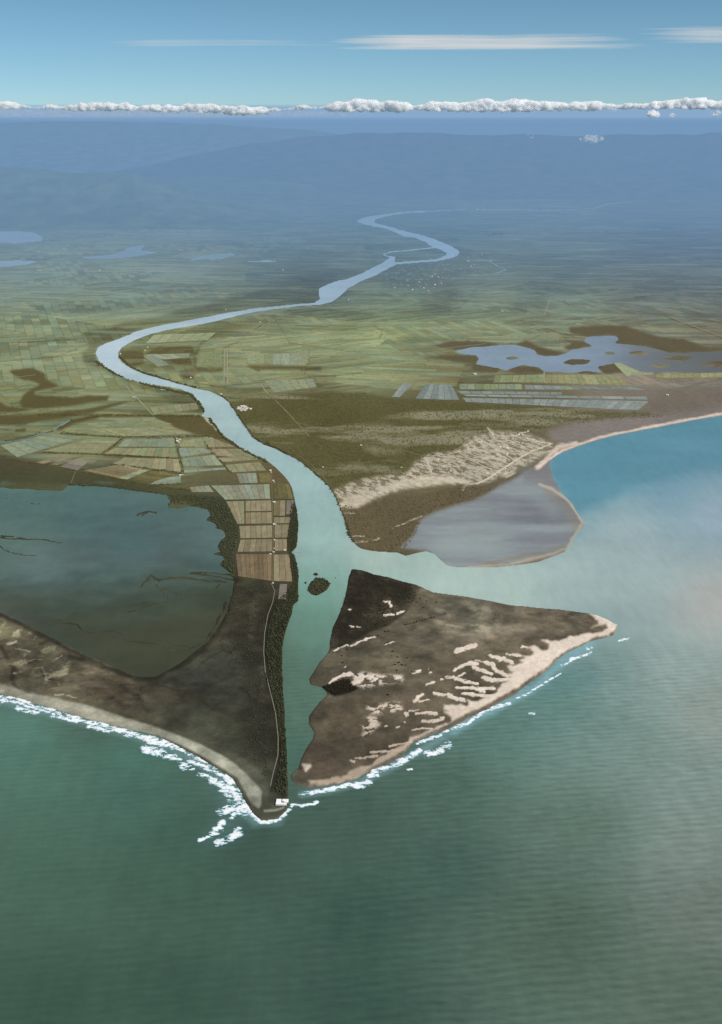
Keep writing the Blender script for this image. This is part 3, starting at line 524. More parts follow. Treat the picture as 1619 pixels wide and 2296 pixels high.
for p, w in (([(640, 430), (800, 430), (1000, 470)], 30), ([(1180, 95), (1145, 60)], 10), ([(1190, 120), (1150, 60)], 14), ([(960, 525), (980, 490), (1060, 470), (1170, 420), (1350, 300), (1480, 230), (1600, 180)], 18), ([(1060, 150), (1090, 165)], 20), ([(990, 175), (1010, 215), (1060, 230)], 9), ([(1040, 125), (1200, 160), (1270, 160)], 8), ([(1270, 160), (1390, 100), (1450, 80)], 12),
             ([(1390, 100), (1480, 150), (1619, 175)], 8), ([(1090, 200), (1250, 240), (1340, 300)], 7), ([(1160, 190), (1300, 235), (1450, 240)], 7), ([(1210, 260), (1330, 300)], 6), ([(700, 300), (730, 400)], 14), ([(900, 290), (1040, 360), (1150, 400)], 16), ([(1100, 290), (1200, 275)], 22), ([(1270, 420), (1340, 390)], 38), ([(170, 905), (240, 895), (340, 875)], 16), ([(150, 860), (230, 855)], 12), ([(440, 800), (520, 770), (660, 710)], 12), ([(90, 690), (160, 690)], 16), ([(980, 140), (1120, 105)], 5), ([(1190, 120), (1360, 120)], 7)):
    slq = L.line(T('K', p), TW('K', w), 4, 2); blend(C, (slq[0], slq[1] * np.clip(.55 + L.F1[slq[0]], 0, 1)), (212, 200, 180), .9)
FLAT = T('D', [(170, 690), (230, 640), (270, 560), (330, 530), (420, 500), (500, 480), (570, 450), (620, 415), (700, 380), (740, 350), (800, 320), (850, 300), (870, 400), (960, 500), (1000, 575), (940, 680), (860, 720), (700, 760), (500, 780), (380, 775), (300, 705)])
sl, m = L.poly(FLAT, 4, 2)
fs_ = fbm(L.wx * .3, L.wy, 200, 5, 221, .55)[sl]
fc_ = rgb(112, 119, 130) + (rgb(140, 154, 160) - rgb(112, 119, 130)) * np.clip(.42 + fs_ * .9, 0, 1)[..., None]
C[sl] = C[sl] * (1 - m[..., None]) + fc_ * m[..., None]; rough[sl] *= 1 - .7 * m
flatm = np.zeros(L.X.shape); flatm[sl] = m
P('D', [(290, 720), (380, 640), (600, 590), (700, 600), (600, 680), (420, 740)], (146, 164, 166), 10, 8, .5)
P('D', [(700, 390), (760, 370), (800, 400), (860, 460), (900, 540), (860, 560), (780, 500), (720, 440)], (136, 152, 158), 8, 6, .5)
P('D', [(740, 345), (850, 300), (870, 400), (890, 440), (830, 400), (780, 395), (720, 400)], (122, 122, 126), 4, 4, .8)
N('D', [(800, 405), (860, 430), (920, 470), (960, 520), (992, 575)], (182, 168, 150), 14, 1.5, 4, .95)
N('D', [(830, 440), (900, 490), (950, 560), (960, 600)], (140, 130, 112), 26, 3, 14, .5)
N('D', [(992, 575), (950, 640), (920, 690), (860, 715), (780, 738), (650, 765), (480, 775)], (172, 158, 138), 14, 2, 5, .9)
N('D', [(900, 680), (800, 710), (700, 730), (560, 760)], (136, 124, 104), 14, 4, 8, .6)
N('D', [(2600, -60), (1900, 40), (1619, 88), (1400, 128), (1250, 157), (1150, 177), (1060, 197), (980, 224), (900, 254), (850, 287), (800, 322)], (212, 194, 182), 13, 1.5, 4, .95)
N('D', [(960, 222), (880, 240), (830, 290), (790, 330)], (214, 196, 184), 22, 2, 6, .9)
# banks: thin pale rim and dark bushes along the east bank
N('A', [(1000, 800), (1060, 870), (1140, 985), (1240, 1040), (1390, 1140)], (70, 66, 40), 6, 1, 2, .8)
N('A', [(915, 895), (945, 915), (970, 945)], (188, 188, 175), 9, 4, 3, .8)
N('A', [(430, 625), (440, 645)], (150, 155, 130), 10, 4, 3, .6)
for (x, y) in ((1425, 600), (290, 0)): pass
# town on the far bank, pale speckle
slq = L.poly(T('B', [(120, 215), (250, 200), (440, 160), (520, 200), (480, 260), (350, 310), (200, 330), (100, 320), (60, 270)]), 8, 6)
blend(C, (slq[0], slq[1] * (fbm(L.wx, L.wy, 60, 2, 301)[slq[0]] > .38)), (150, 156, 150), .6); farm[slq[0]] *= 1 - .7 * slq[1]

mott = fbm(L.wx, L.wy * .6, 300, 6, 501, .62); mot2 = fbm(L.wx, L.wy, 90, 5, 511, .62)
lowland = np.clip((L.Y - 1250) / 80, 0, 1) * (1 - sm_)
C = C * (1 + lowland * (mott * .34 + mot2 * .30))[..., None]
mz = L.poly([(-1400, 1000), (0, 1050), (400, 1090), (520, 1130), (530, 1300), (665, 1310), (690, 1400), (660, 1880), (-1400, 1880)], 4, 4)
tone = np.ones(L.X.shape); tone[mz[0]] = mz[1]
bright = np.clip(C.mean(-1) * 3 - .95, 0, 1)           # sand keeps its tone
tone = (tone if tone.min() < 1 else tone) * 0; tone[mz[0]] = mz[1]
C = C * (1 - (tone * (1 - bright))[..., None] * np.array([.06, .02, .06]))
iz = L.poly(T('F', [(340, 10), (600, 60), (800, 120), (1300, 190), (1560, 250), (1600, 350), (1250, 540), (640, 870), (200, 1060), (20, 1000), (60, 900), (110, 750), (90, 520), (200, 390), (290, 120)]), 0, 0)
C[iz[0]] = C[iz[0]] * (1 + (iz[1] * (1 - bright[iz[0]]))[..., None] * np.array([-.10, -.02, .0]))
C = grey(C, .16)
Cl = lin(np.clip(C, 0, 1)) * K
Cl = Cl * (1 + farm[..., None] * np.array([.16, .19, .20]))
Zl = -2.4 + 4.8 * np.clip((land - .5) * 1.0 + .5, 0, 1)
Zl = np.where(land > .5, np.minimum(Zl + (fbm(L.wx, L.wy, 120, 3, 31) + 1) * .4 * np.clip((land - .6) * 3, 0, 1), 3.4), Zl)
Zl = Zl + sm_ * (1.5 + 3.0 * np.clip(fbm(L.wx, L.wy, 80, 3, 33) + .3, 0, 1)) * np.clip((land - .7) * 4, 0, 1) * np.clip(1 - south[..., 0] * .6, 0, 1)
Zl = np.where(flatm > .5, np.minimum(Zl, .9), Zl)
lab = np.zeros(L.X.shape, int)                                   # plain
def setlab(slm, v): sl, m = slm; a = lab[sl]; a[m > .5] = v; lab[sl] = a
setlab(L.poly([(-1400, 1000), (0, 1050), (400, 1090), (520, 1130), (530, 1300), (665, 1310), (690, 1400), (660, 1880), (-1400, 1880)], 0, 0), 1)   # marsh
setlab((slice(None), (flatm > .5).astype(float)), 2)
isl = T('F', [(340, 10), (600, 60), (800, 120), (1300, 190), (1560, 250), (1600, 350), (1250, 540), (640, 870), (200, 1060), (20, 1000), (60, 900), (110, 750), (90, 520), (200, 390), (290, 120)])
setlab(L.poly(isl, 0, 0), 3)
setlab((slice(None), ((lab == 3) & (sm_ > .5)).astype(float)), 4)
setlab(L.poly(T('F', [(120, 40), (300, 40), (300, 170), (120, 170)]), 0, 0), 5)
setlab(L.poly(T('E', [(-1500, -150), (-700, 20), (0, 318), (220, 375), (500, 450), (700, 515), (900, 590), (1060, 680), (1150, 770), (1172, 800), (1170, 880), (1300, 880), (1240, 980), (1080, 960), (-100, 480), (-700, 190), (-1500, 20)]), 2, 0), 6)
setlab(L.line(T('D', [(2600, -60), (1900, 40), (1619, 90), (1400, 130), (1250, 160), (1150, 180), (1060, 200), (980, 226), (900, 256), (850, 290), (800, 322)]), 9, 1, 1), 6)
grid_objects(L, Zl, [('Col', 'c', Cl), ('Farm', 'f', farm), ('Rough', 'f', rough)], M_LAND, Zl > -1.2, lab,
             {0: 'coastal_plain', 1: 'marsh', 2: 'tidal_flat', 3: 'island_ground', 4: 'sand_dunes', 5: 'river_islet', 6: 'beach'})

# ================================================================== WATER
WX = axis(-40, 1660, 4.0, -1400, 2800, 60); WY = np.concatenate([np.arange(450, 640, 2.0), np.arange(640, 2560, 4.0)])
Wg = Grid(WX, WY)
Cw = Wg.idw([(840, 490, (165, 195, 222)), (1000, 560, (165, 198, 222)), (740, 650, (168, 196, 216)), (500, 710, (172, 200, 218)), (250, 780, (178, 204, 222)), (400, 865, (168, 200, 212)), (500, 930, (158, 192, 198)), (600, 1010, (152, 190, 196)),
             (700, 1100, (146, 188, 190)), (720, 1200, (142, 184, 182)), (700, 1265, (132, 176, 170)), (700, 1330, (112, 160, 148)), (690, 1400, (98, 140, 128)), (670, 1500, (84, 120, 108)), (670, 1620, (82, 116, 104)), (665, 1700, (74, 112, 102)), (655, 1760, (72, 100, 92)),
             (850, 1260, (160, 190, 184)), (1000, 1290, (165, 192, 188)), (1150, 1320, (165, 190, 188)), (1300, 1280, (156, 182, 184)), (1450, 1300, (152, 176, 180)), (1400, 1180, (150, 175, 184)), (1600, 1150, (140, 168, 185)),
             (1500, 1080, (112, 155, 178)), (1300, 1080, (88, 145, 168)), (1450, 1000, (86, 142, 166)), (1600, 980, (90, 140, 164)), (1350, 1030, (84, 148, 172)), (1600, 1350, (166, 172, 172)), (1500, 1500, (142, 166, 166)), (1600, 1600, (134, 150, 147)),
             (1350, 1500, (118, 150, 150)), (1250, 1560, (96, 136, 132)), (1100, 1620, (88, 126, 120)), (1400, 1650, (110, 140, 136)), (1550, 1750, (122, 144, 142)), (1550, 1900, (116, 136, 133)), (1600, 2050, (104, 122, 117)), (1550, 2250, (86, 108, 98)),  # paler right-edge tones carry the sea glare in the water colour
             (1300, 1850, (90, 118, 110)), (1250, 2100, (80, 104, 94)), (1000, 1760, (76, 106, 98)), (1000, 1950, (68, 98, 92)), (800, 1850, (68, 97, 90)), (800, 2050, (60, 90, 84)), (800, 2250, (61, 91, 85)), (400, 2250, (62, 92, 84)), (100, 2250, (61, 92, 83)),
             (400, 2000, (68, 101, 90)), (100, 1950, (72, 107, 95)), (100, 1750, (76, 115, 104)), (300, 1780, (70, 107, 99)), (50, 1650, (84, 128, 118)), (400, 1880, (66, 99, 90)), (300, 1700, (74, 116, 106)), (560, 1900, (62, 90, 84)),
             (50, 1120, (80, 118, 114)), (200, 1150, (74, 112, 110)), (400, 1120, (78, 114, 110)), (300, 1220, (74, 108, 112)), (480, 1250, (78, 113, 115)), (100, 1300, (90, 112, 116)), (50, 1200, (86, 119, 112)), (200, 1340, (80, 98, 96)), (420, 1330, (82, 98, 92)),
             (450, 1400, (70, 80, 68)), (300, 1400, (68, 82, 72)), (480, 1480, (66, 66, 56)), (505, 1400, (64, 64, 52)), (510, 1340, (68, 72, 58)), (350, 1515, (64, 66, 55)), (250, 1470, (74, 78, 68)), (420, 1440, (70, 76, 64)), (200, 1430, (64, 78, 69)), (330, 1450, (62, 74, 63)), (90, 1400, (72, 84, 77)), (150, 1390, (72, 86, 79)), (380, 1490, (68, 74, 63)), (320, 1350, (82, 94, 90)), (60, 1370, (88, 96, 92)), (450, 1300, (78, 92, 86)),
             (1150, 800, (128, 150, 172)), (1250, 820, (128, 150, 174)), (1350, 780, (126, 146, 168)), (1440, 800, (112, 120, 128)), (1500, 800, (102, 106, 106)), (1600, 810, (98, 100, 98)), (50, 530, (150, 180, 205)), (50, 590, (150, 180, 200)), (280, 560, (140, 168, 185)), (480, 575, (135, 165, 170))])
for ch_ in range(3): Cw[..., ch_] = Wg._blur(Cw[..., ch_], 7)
blend(Cw, Wg.poly(T('D', [(840, 290), (1000, 200), (1619, 60), (2900, -100), (2900, 260), (1619, 320), (1450, 360), (1350, 390), (1200, 430), (1060, 490), (970, 530), (900, 420)]), 7, 1.5), (86, 142, 164), .8)
blend(Cw, Wg.poly(T('G', [(1020, 560), (1150, 490), (1220, 470), (1330, 540), (1350, 590), (1310, 660), (1200, 720), (900, 760), (700, 800), (900, 660)]), 8, 3), (92, 134, 138), .6)  # shadow region off the island tip, painted as darker teal water
blend(Cw, Wg.line(T('F', [(1420, 380), (1350, 420), (1280, 465), (1200, 545), (1130, 590), (1060, 628), (970, 680), (880, 720), (800, 765)]), 22, 2, 14), (122, 172, 188), .75)
blend(Cw, Wg.line(T('F', [(760, 790), (660, 850), (560, 910), (400, 990), (250, 1030), (130, 1050)]), 18, 3, 12), (116, 156, 168), .6)
blend(Cw, Wg.line(T('E', [(0, 390), (200, 440), (400, 495), (600, 550), (720, 590), (850, 650), (960, 710), (1040, 790), (1080, 870), (1150, 940), (1250, 930)]), 22, 4, 16), (112, 152, 160), .6)
blend(Cw, Wg.poly(T('E', [(900, 700), (1050, 760), (1120, 900), (1090, 990), (960, 1050), (870, 1030), (980, 940), (990, 830)]), 8, 5), (92, 130, 134), .45)
lg = Wg.poly(LAGOON, 0, 6)
lm = fbm(Wg.wx * .5, Wg.wy, 420, 5, 551, .62)[lg[0]] * .22 + fbm(Wg.wx * .6, Wg.wy, 110, 4, 561, .62)[lg[0]] * .16
near_marsh = np.clip((Wg.Y[lg[0]] - 1180) / 160, .35, 1)
Cw[lg[0]] = Cw[lg[0]] * (1 + (lg[1] * lm * near_marsh)[..., None] * np.array([1.1, 1.0, .9]))
Cw[lg[0]] = Cw[lg[0]] * (1 - (lg[1] * np.clip((Wg.Y[lg[0]] - 1250) / 120, 0, 1))[..., None] * np.array([.10, .0, .04]))
lf = (lg[1] * np.clip((Wg.Y[lg[0]] - 1290 + Wg.N1[lg[0]] * 40) / 170, 0, .72))[..., None]
Cw[lg[0]] = Cw[lg[0]] * (1 - lf) + rgb(74, 78, 64) * lf
Cw = grey(np.clip(Cw, 0, 1), .13)
rvm = np.clip((1300 - Wg.Y) / 60, 0, 1) * (Wg.X < 900); Cw = Cw * (1 - rvm[..., None]) + grey(Cw, .14) * rvm[..., None]
wave = np.clip((Wg.Y - 1300) / 250, 0, 1) * np.clip((Wg.Y - (1560 - (Wg.X > 640) * 140)) / 60, 0, 1) * (.5 + .5 * np.clip((Wg.X - 500) / 500, 0, 1))
Cwl = np.clip(lin(Cw) * K * 1.08 - np.array([.010, .016, .019]), .004, 1)
wl = np.zeros(Wg.X.shape, int)
wl[(Wg.X < 535) & (Wg.Y > 1040) & (Wg.Y < 1545)] = 2
wl[(Wg.Y < 880) & (Wg.X > 960)] = 3; wl[(Wg.Y < 610) & (Wg.X < 790)] = 3
rv = ((Wg.Y < 1250) & (Wg.X < 780 + (Wg.Y > 1100) * 20)) | ((Wg.Y < 600) & (Wg.X < 1100)) | ((Wg.X > 600) & (Wg.X < 800) & (Wg.Y < 1760) & (Wg.Y > 1200) & (Wg.X < 800 - np.clip((Wg.Y - 1280) * .25, 0, 200)))
wl[rv & (wl == 0)] = 1
wl[(wl == 1) & (Wg.Y < 600) & (Wg.X < 780)] = 3
# keep only cells that are water or close to it
wm = np.zeros(Wg.X.shape)
for p in [WATER, LAGOON] + LAKES:
    sl, m = Wg.poly(p, 0, 3); wm[sl] = np.maximum(wm[sl], m)
for p, w in CHANNELS:
    sl, m = Wg.line(p, w + 14, 0, 2); wm[sl] = np.maximum(wm[sl], m)
grid_objects(Wg, np.zeros(Wg.X.shape), [('Col', 'c', Cwl), ('Wave', 'f', wave)], M_WATER, wm > .01, wl, {0: 'sea', 1: 'river', 2: 'lagoon', 3: 'lake'})

# ================================================================== SURF
SX = np.arange(-30, 1430, .9); SY = np.arange(1400, 1900, .9)
Sg = Grid(SX, SY)
fo = np.zeros(Sg.X.shape)
fn = fbm(Sg.wx + Sg.wy * .4, Sg.wy * 1.6, 26, 4, 401, .8)
for k, fs in (('E', [([(-60, 360), (0, 372), (60, 385), (130, 405), (220, 432), (300, 455), (380, 480), (480, 508), (560, 530), (640, 552), (720, 575), (800, 605), (860, 640), (930, 670), (1000, 708), (1050, 760), (1090, 820), (1110, 870)], 12), ([(1110, 870), (1130, 905), (1170, 935), (1230, 935), (1270, 910), (1300, 880), (1310, 860)], 13), ([(1310, 858), (1350, 862), (1420, 850)], 13),
                     ([(0, 390), (60, 400), (130, 420), (230, 450), (330, 475), (420, 500), (500, 520), (560, 540)], 9), ([(80, 430), (120, 438), (170, 447)], 14), ([(230, 460), (340, 485)], 14), ([(400, 512), (500, 530)], 15), ([(560, 545), (640, 560)], 14), ([(650, 612), (720, 632), (800, 655)], 22), ([(820, 688), (860, 695)], 22), ([(892, 726), (925, 728)], 20), ([(955, 752), (1000, 770)], 24),
                     ([(640, 568), (700, 580), (770, 598)], 20), ([(850, 662), (950, 700), (1030, 755)], 18), ([(920, 690), (1000, 735), (1050, 790)], 12), ([(1015, 785), (1060, 830), (1095, 885)], 42), ([(1050, 870), (990, 890)], 22), ([(1050, 905), (1040, 912)], 14), ([(1000, 935), (985, 945)], 18), ([(985, 965), (950, 990)], 24), ([(950, 990), (895, 1018)], 12), ([(1075, 965), (1058, 970)], 12), ([(1075, 985), (1020, 1012), (975, 1030)], 22), ([(0, 402), (30, 395)], 14)]),
              ('F', [([(120, 1050), (200, 1035), (280, 1022), (360, 1005), (425, 992)], 14), ([(375, 1012), (420, 1000)], 24), ([(430, 970), (465, 963)], 12), ([(430, 965), (450, 945), (520, 925), (590, 895), (650, 845)], 17), ([(640, 820), (680, 806), (730, 790), (775, 765)], 12), ([(690, 868), (735, 850), (780, 828)], 22), ([(672, 876), (684, 874)], 12), ([(600, 937), (618, 936)], 9), ([(800, 750), (860, 735), (900, 705), (970, 665), (1055, 638)], 11),
                     ([(1060, 625), (1130, 598), (1200, 558), (1290, 508)], 7), ([(1290, 470), (1350, 435), (1420, 412)], 9), ([(1402, 394), (1425, 390)], 9), ([(1545, 358), (1585, 352)], 7), ([(1150, 683), (1166, 683)], 9)])):
    for p, w in fs:
        sl, m = Sg.line(T(k, p), TW(k, w) * 1.15, 4.0, TW(k, w) * 1.5); fo[sl] = np.maximum(fo[sl], m)
ff = fo * (1.0 + fn * 2.2) - .41
ff = np.where(fo > 0, ff, -1)
Zs = np.clip(ff * 3.0, -.6, .9) + .05
foam_c = lin(rgb(132, 178, 194)) + (lin(rgb(250, 252, 252)) - lin(rgb(132, 178, 194))) * np.clip(ff * 2.6, 0, 1)[..., None]
slab = np.where(Sg.X > 660, 1, 0)
grid_objects(Sg, Zs, [('Col', 'c', foam_c * .92)], mat_plain('sea_foam', (1, 1, 1), .12, .12, .8, 'Col'), Zs > -.3, slab, {0: 'surf', 1: 'surf'}, 'stuff')

# ================================================================== FIELDS
FC = {'g': (132, 144, 108), 'l': (148, 158, 128), 'p': (146, 138, 114), 'b': (134, 124, 102), 'o': (104, 98, 60), 'r': (120, 104, 82), 'w': (128, 122, 118), 'y': (150, 150, 112), 'c': (136, 152, 140), 'd': (98, 90, 62), 'k': (138, 150, 150), 'j': (122, 136, 138)}
NF = [0]
def quad_field(k, q, code, n, m=1, gap=.05, h=.5):
    NF[0] += 1; h = .3 + NF[0] * .014; fb = random.choice(code)
    q = [np.array(p) for p in T(k, q)]
    V = []; F = []; CC = []
    for i in range(n):
        for j in range(m):
            a0 = (i + gap * .5) / n; a1 = (i + 1 - gap * .5) / n; b0 = (j + gap * .3) / m; b1 = (j + 1 - gap * .3) / m
            bi = (np.array(lin(rgb(*FC[random.choice(code)]))) * .45 + lin(rgb(*FC[fb])) * .4 + lin(rgb(128, 128, 100)) * .15) * K * random.uniform(.84, 1.12)
            base = len(V)
            for (a, b) in ((a0, b1), (a1, b1), (a1, b0), (a0, b0)):
                P0 = (q[0] * (1 - a) + q[1] * a) * (1 - b) + (q[3] * (1 - a) + q[2] * a) * b
                wx, wy = ground(P0[0], P0[1]); V.append((float(wx), float(wy), 3.4 + h)); CC.append(bi)
            F.append((base, base + 1, base + 2, base + 3))
    link('field', make_mesh('field', V, F, M_FIELD, [('Col', 'c', np.array(CC))]), kind='structure')
for a in (('M', [(480, 95), (870, 65), (1000, 98), (560, 118)], 'glg', 5), ('M', [(370, 135), (540, 122), (700, 170), (520, 165), ], 'gly', 6), ('M', [(560, 122), (880, 118), (1090, 158), (720, 172)], 'glcy', 7), ('M', [(240, 258), (510, 185), (700, 182), (590, 268)], 'glgp', 7),
          ('M', [(720, 188), (1005, 182), (1015, 232), (680, 230)], 'glcg', 6), ('M', [(670, 236), (1015, 238), (1025, 295), (600, 270)], 'glpgy', 9), ('M', [(1060, 195), (1200, 170), (1240, 215), (1035, 232)], 'gly', 4), ('M', [(1215, 172), (1290, 205), (1380, 232), (1180, 232)], 'gpo', 3),
          ('M', [(1030, 238), (1180, 238), (1230, 265), (1040, 290)], 'gcl', 3), ('M', [(1200, 245), (1400, 240), (1500, 302), (1250, 282)], 'gpg', 4), ('M', [(1045, 300), (1240, 275), (1290, 338), (1060, 345)], 'gclp', 5), ('M', [(1250, 295), (1400, 290), (1500, 305), (1290, 318)], 'lp', 3),
          ('M', [(720, 292), (1030, 300), (1048, 378), (650, 328)], 'lgyp', 9), ('M', [(345, 345), (420, 312), (510, 318), (450, 368)], 'pw', 2), ('M', [(680, 412), (800, 362), (868, 364), (735, 420)], 'cl', 4), ('M', [(860, 448), (930, 412), (1046, 400), (1046, 444)], 'cl', 4), ('M', [(1062, 365), (1300, 350), (1310, 362), (1062, 382)], 'cl', 3),
          ('M', [(1300, 335), (1500, 318), (1540, 368), (1330, 380)], 'gp', 4), ('M', [(0, 222), (290, 155), (500, 172), (100, 292), ], 'glgc', 6), ('M', [(210, 322), (380, 275), (420, 280), (250, 330)], 'pw', 3), ('M', [(290, 332), (420, 292), (500, 282), (330, 338)], 'ow', 3),
          ('M', [(480, 368), (700, 330), (830, 360), (690, 412)], 'pod', 5), ('M', [(760, 420), (880, 370), (1030, 390), (900, 430)], 'odo', 4),
          ('C', [(1060, 162), (1148, 158), (1155, 204), (1075, 206)], 'pbc', 4), ('C', [(1160, 160), (1215, 158), (1217, 203), (1165, 203)], 'o', 2), ('C', [(850, 222), (935, 215), (960, 245), (860, 245)], 'pc', 4), ('C', [(945, 215), (1208, 209), (1212, 276), (1010, 280)], 'cpglp', 9),
          ('C', [(1224, 208), (1295, 208), (1315, 276), (1226, 276)], 'ood', 4), ('C', [(1012, 285), (1095, 284), (1096, 388), (1066, 390)], 'pbg', 3), ('C', [(1100, 284), (1216, 281), (1218, 330), (1100, 332)], 'pbgp', 5), ('C', [(1100, 336), (1218, 334), (1220, 386), (1100, 388)], 'pbr', 5),
          ('C', [(1226, 282), (1280, 281), (1278, 352), (1226, 352)], 'ob', 2), ('C', [(1284, 282), (1318, 281), (1308, 345), (1282, 346)], 'w', 1), ('C', [(1228, 358), (1304, 357), (1298, 385), (1228, 386)], 'pb', 3), ('C', [(1072, 397), (1220, 393), (1221, 450), (1077, 453)], 'pbp', 6), ('C', [(1230, 391), (1296, 389), (1288, 450), (1230, 451)], 'pb', 2),
          ('C', [(1078, 458), (1220, 455), (1221, 512), (1064, 514)], 'bpb', 6), ('C', [(1230, 456), (1286, 456), (1286, 508), (1232, 510)], 'pb', 3), ('C', [(1056, 522), (1218, 522), (1218, 645), (1068, 624)], 'rrb', 8), ('C', [(1228, 524), (1296, 523), (1311, 648), (1226, 646)], 'rp', 3), ('C', [(1254, 656), (1288, 657), (1282, 728), (1246, 726)], 'w', 1),
          ('B', [(188, 736), (230, 738), (172, 802), (136, 800)], 'k', 2), ('B', [(292, 740), (405, 744), (442, 815), (240, 808)], 'kkj', 6), ('B', [(430, 772), (900, 778), (900, 792), (445, 785)], 'kj', 9), ('B', [(450, 788), (1000, 796), (1282, 828), (1276, 836), (900, 822), (460, 800)][0:1] + [(1278, 798), (1286, 812), (470, 796)], 'k', 8), ('B', [(452, 803), (1290, 818), (1240, 860), (470, 822)], 'kkj', 26),
          ('B', [(600, 702), (820, 698), (815, 735), (590, 735)], 'gy', 8), ('B', [(825, 700), (1150, 700), (1200, 748), (990, 745), ][:2] + [(1200, 748), (822, 738)], 'gly', 12), ('B', [(440, 740), (720, 742), (720, 766), (440, 766)], 'gc', 8), ('B', [(730, 745), (1210, 756), (1280, 768), (735, 766)], 'kgj', 12), ('B', [(1130, 648), (1160, 646), (1260, 690), (1190, 710)], 'l', 1), ('B', [(1320, 696), (1619, 690), (1619, 712), (1320, 716)], 'gy', 9), ('B', [(1220, 690), (1310, 690), (1310, 700), (1200, 705)], 'gl', 2),
          ('A', [(640, 610), (850, 603), (850, 622), (740, 632)], 'cl', 3), ('A', [(640, 615), (690, 612), (760, 655), (710, 665)], 'lc', 3), ('A', [(690, 520), (970, 510), (930, 545), (650, 560)], 'gl', 6), ('A', [(1180, 725), (1400, 718), (1420, 755), (1230, 780)], 'cl', 6), ('A', [(1105, 610), (1380, 600), (1370, 660), (1110, 650)], 'gcl', 7), ('A', [(890, 600), (990, 590), (995, 660), (880, 660)], 'g', 3), ('A', [(670, 845), (880, 825), (890, 855), (690, 880)], 'gp', 6)):
    quad_field(*a)

# ================================================================== ROADS
def ribbon(name, pts, width, c, z=4.6, sub=6):
    P0 = [np.array(p, float) for p in pts]; W = []
    for a, b in zip(P0[:-1], P0[1:]):
        for i in range(sub): W.append(a + (b - a) * i / sub)
    W.append(P0[-1])
    g = np.array([np.array(ground(p[0], p[1])) for p in W]); t = np.gradient(g, axis=0); t /= np.linalg.norm(t, axis=1)[:, None] + 1e-9
    nrm = np.stack([-t[:, 1], t[:, 0]], 1)
    V = np.zeros((len(g) * 2, 3)); V[0::2, :2] = g - nrm * width / 2; V[1::2, :2] = g + nrm * width / 2; V[:, 2] = z
    F = [(2 * i, 2 * i + 2, 2 * i + 3, 2 * i + 1) for i in range(len(g) - 1)]
    link(name, make_mesh(name, V, F, mat_plain(name, tuple(lin(rgb(*c)) * K), .25, .05)), kind='structure')
ribbon('dirt_road', T('C', [(1215, 652), (1232, 690), (1222, 740), (1200, 800), (1186, 880), (1182, 960), (1190, 1060), (1200, 1110)]) + T('E', [(1190, 270), (1210, 350), (1235, 450), (1247, 560), (1246, 640), (1225, 720), (1212, 780)]), 4.5, (124, 121, 106))
ribbon('farm_track', T('C', [(1216, 150), (1220, 280), (1224, 400), (1224, 520), (1222, 650)]), 8, (112, 100, 72))
ribbon('farm_track', T('A', [(1235, 815), (1290, 870), (1330, 915)]), 9, (140, 136, 116)); ribbon('farm_track', T('A', [(1330, 915), (1390, 980)]), 8, (134, 130, 110))
ribbon('farm_track', T('A', [(1330, 915), (1450, 945), (1619, 995)]) + T('K', [(160, 130), (380, 190), (520, 225), (680, 270), (880, 285)]), 8, (136, 130, 106))
ribbon('farm_track', T('A', [(1280, 1010), (1320, 1050), (1385, 1095), (1440, 1140)]) + T('C', [(1470, 210), (1488, 232)]), 7, (118, 112, 84))
ribbon('farm_track', T('C', [(340, 148), (318, 205)]), 7, (110, 108, 88))
for pts in ([(1005, 585), (1004, 740)], [(1019, 585), (1021, 742)], [(1021, 742), (1210, 728), (1430, 712)], [(560, 745), (610, 800), (690, 885)], [(1170, 742), (1200, 785)], [(205, 692), (400, 668)], [(0, 560), (180, 545), (370, 520)], [(1060, 555), (1180, 478), (1300, 418)], [(880, 735), (1000, 752)], [(0, 720), (160, 700)]):
    ribbon('farm_track', T('A', pts), 14, (150, 150, 126))
for pts in ([(0, 610), (300, 590), (560, 560)], [(640, 470), (830, 500), (1000, 550)], [(880, 340), (940, 388), (1100, 420)], [(730, 440), (820, 430), (850, 350)], [(990, 745), (1040, 700)], [(820, 688), (820, 735)], [(1380, 440), (1619, 530)]):
    ribbon('farm_track', T('B', pts), 16, (152, 152, 130))
ribbon('beach_road', T('K', [(1060, 478), (1170, 420), (1350, 300), (1480, 228), (1619, 175)]), 16, (205, 194, 176))
for pts in ([(1040, 122), (1200, 160), (1280, 162)], [(1090, 200), (1250, 240), (1345, 298)], [(1165, 188), (1310, 235), (1460, 240)], [(990, 178), (1010, 215), (1060, 232)], [(1190, 120), (1390, 122)], [(1145, 58), (1190, 122)], [(680, 275), (710, 330), (735, 400)], [(860, 285), (1040, 355), (1150, 405)], [(930, 262), (1090, 330), (1210, 385)], [(990, 240), (1140, 300), (1260, 350)], [(1060, 232), (1180, 280), (1300, 325)], [(700, 272), (860, 250), (1000, 225), (1160, 186)], [(760, 330), (960, 300), (1120, 262)], [(720, 360), (900, 345), (1040, 335)], [(1270, 160), (1400, 210), (1490, 222)], [(1390, 122), (1500, 165), (1560, 195)], [(560, 440), (700, 405), (900, 420)]):
    ribbon('sand_lane', T('K', pts), 9, (205, 196, 178))

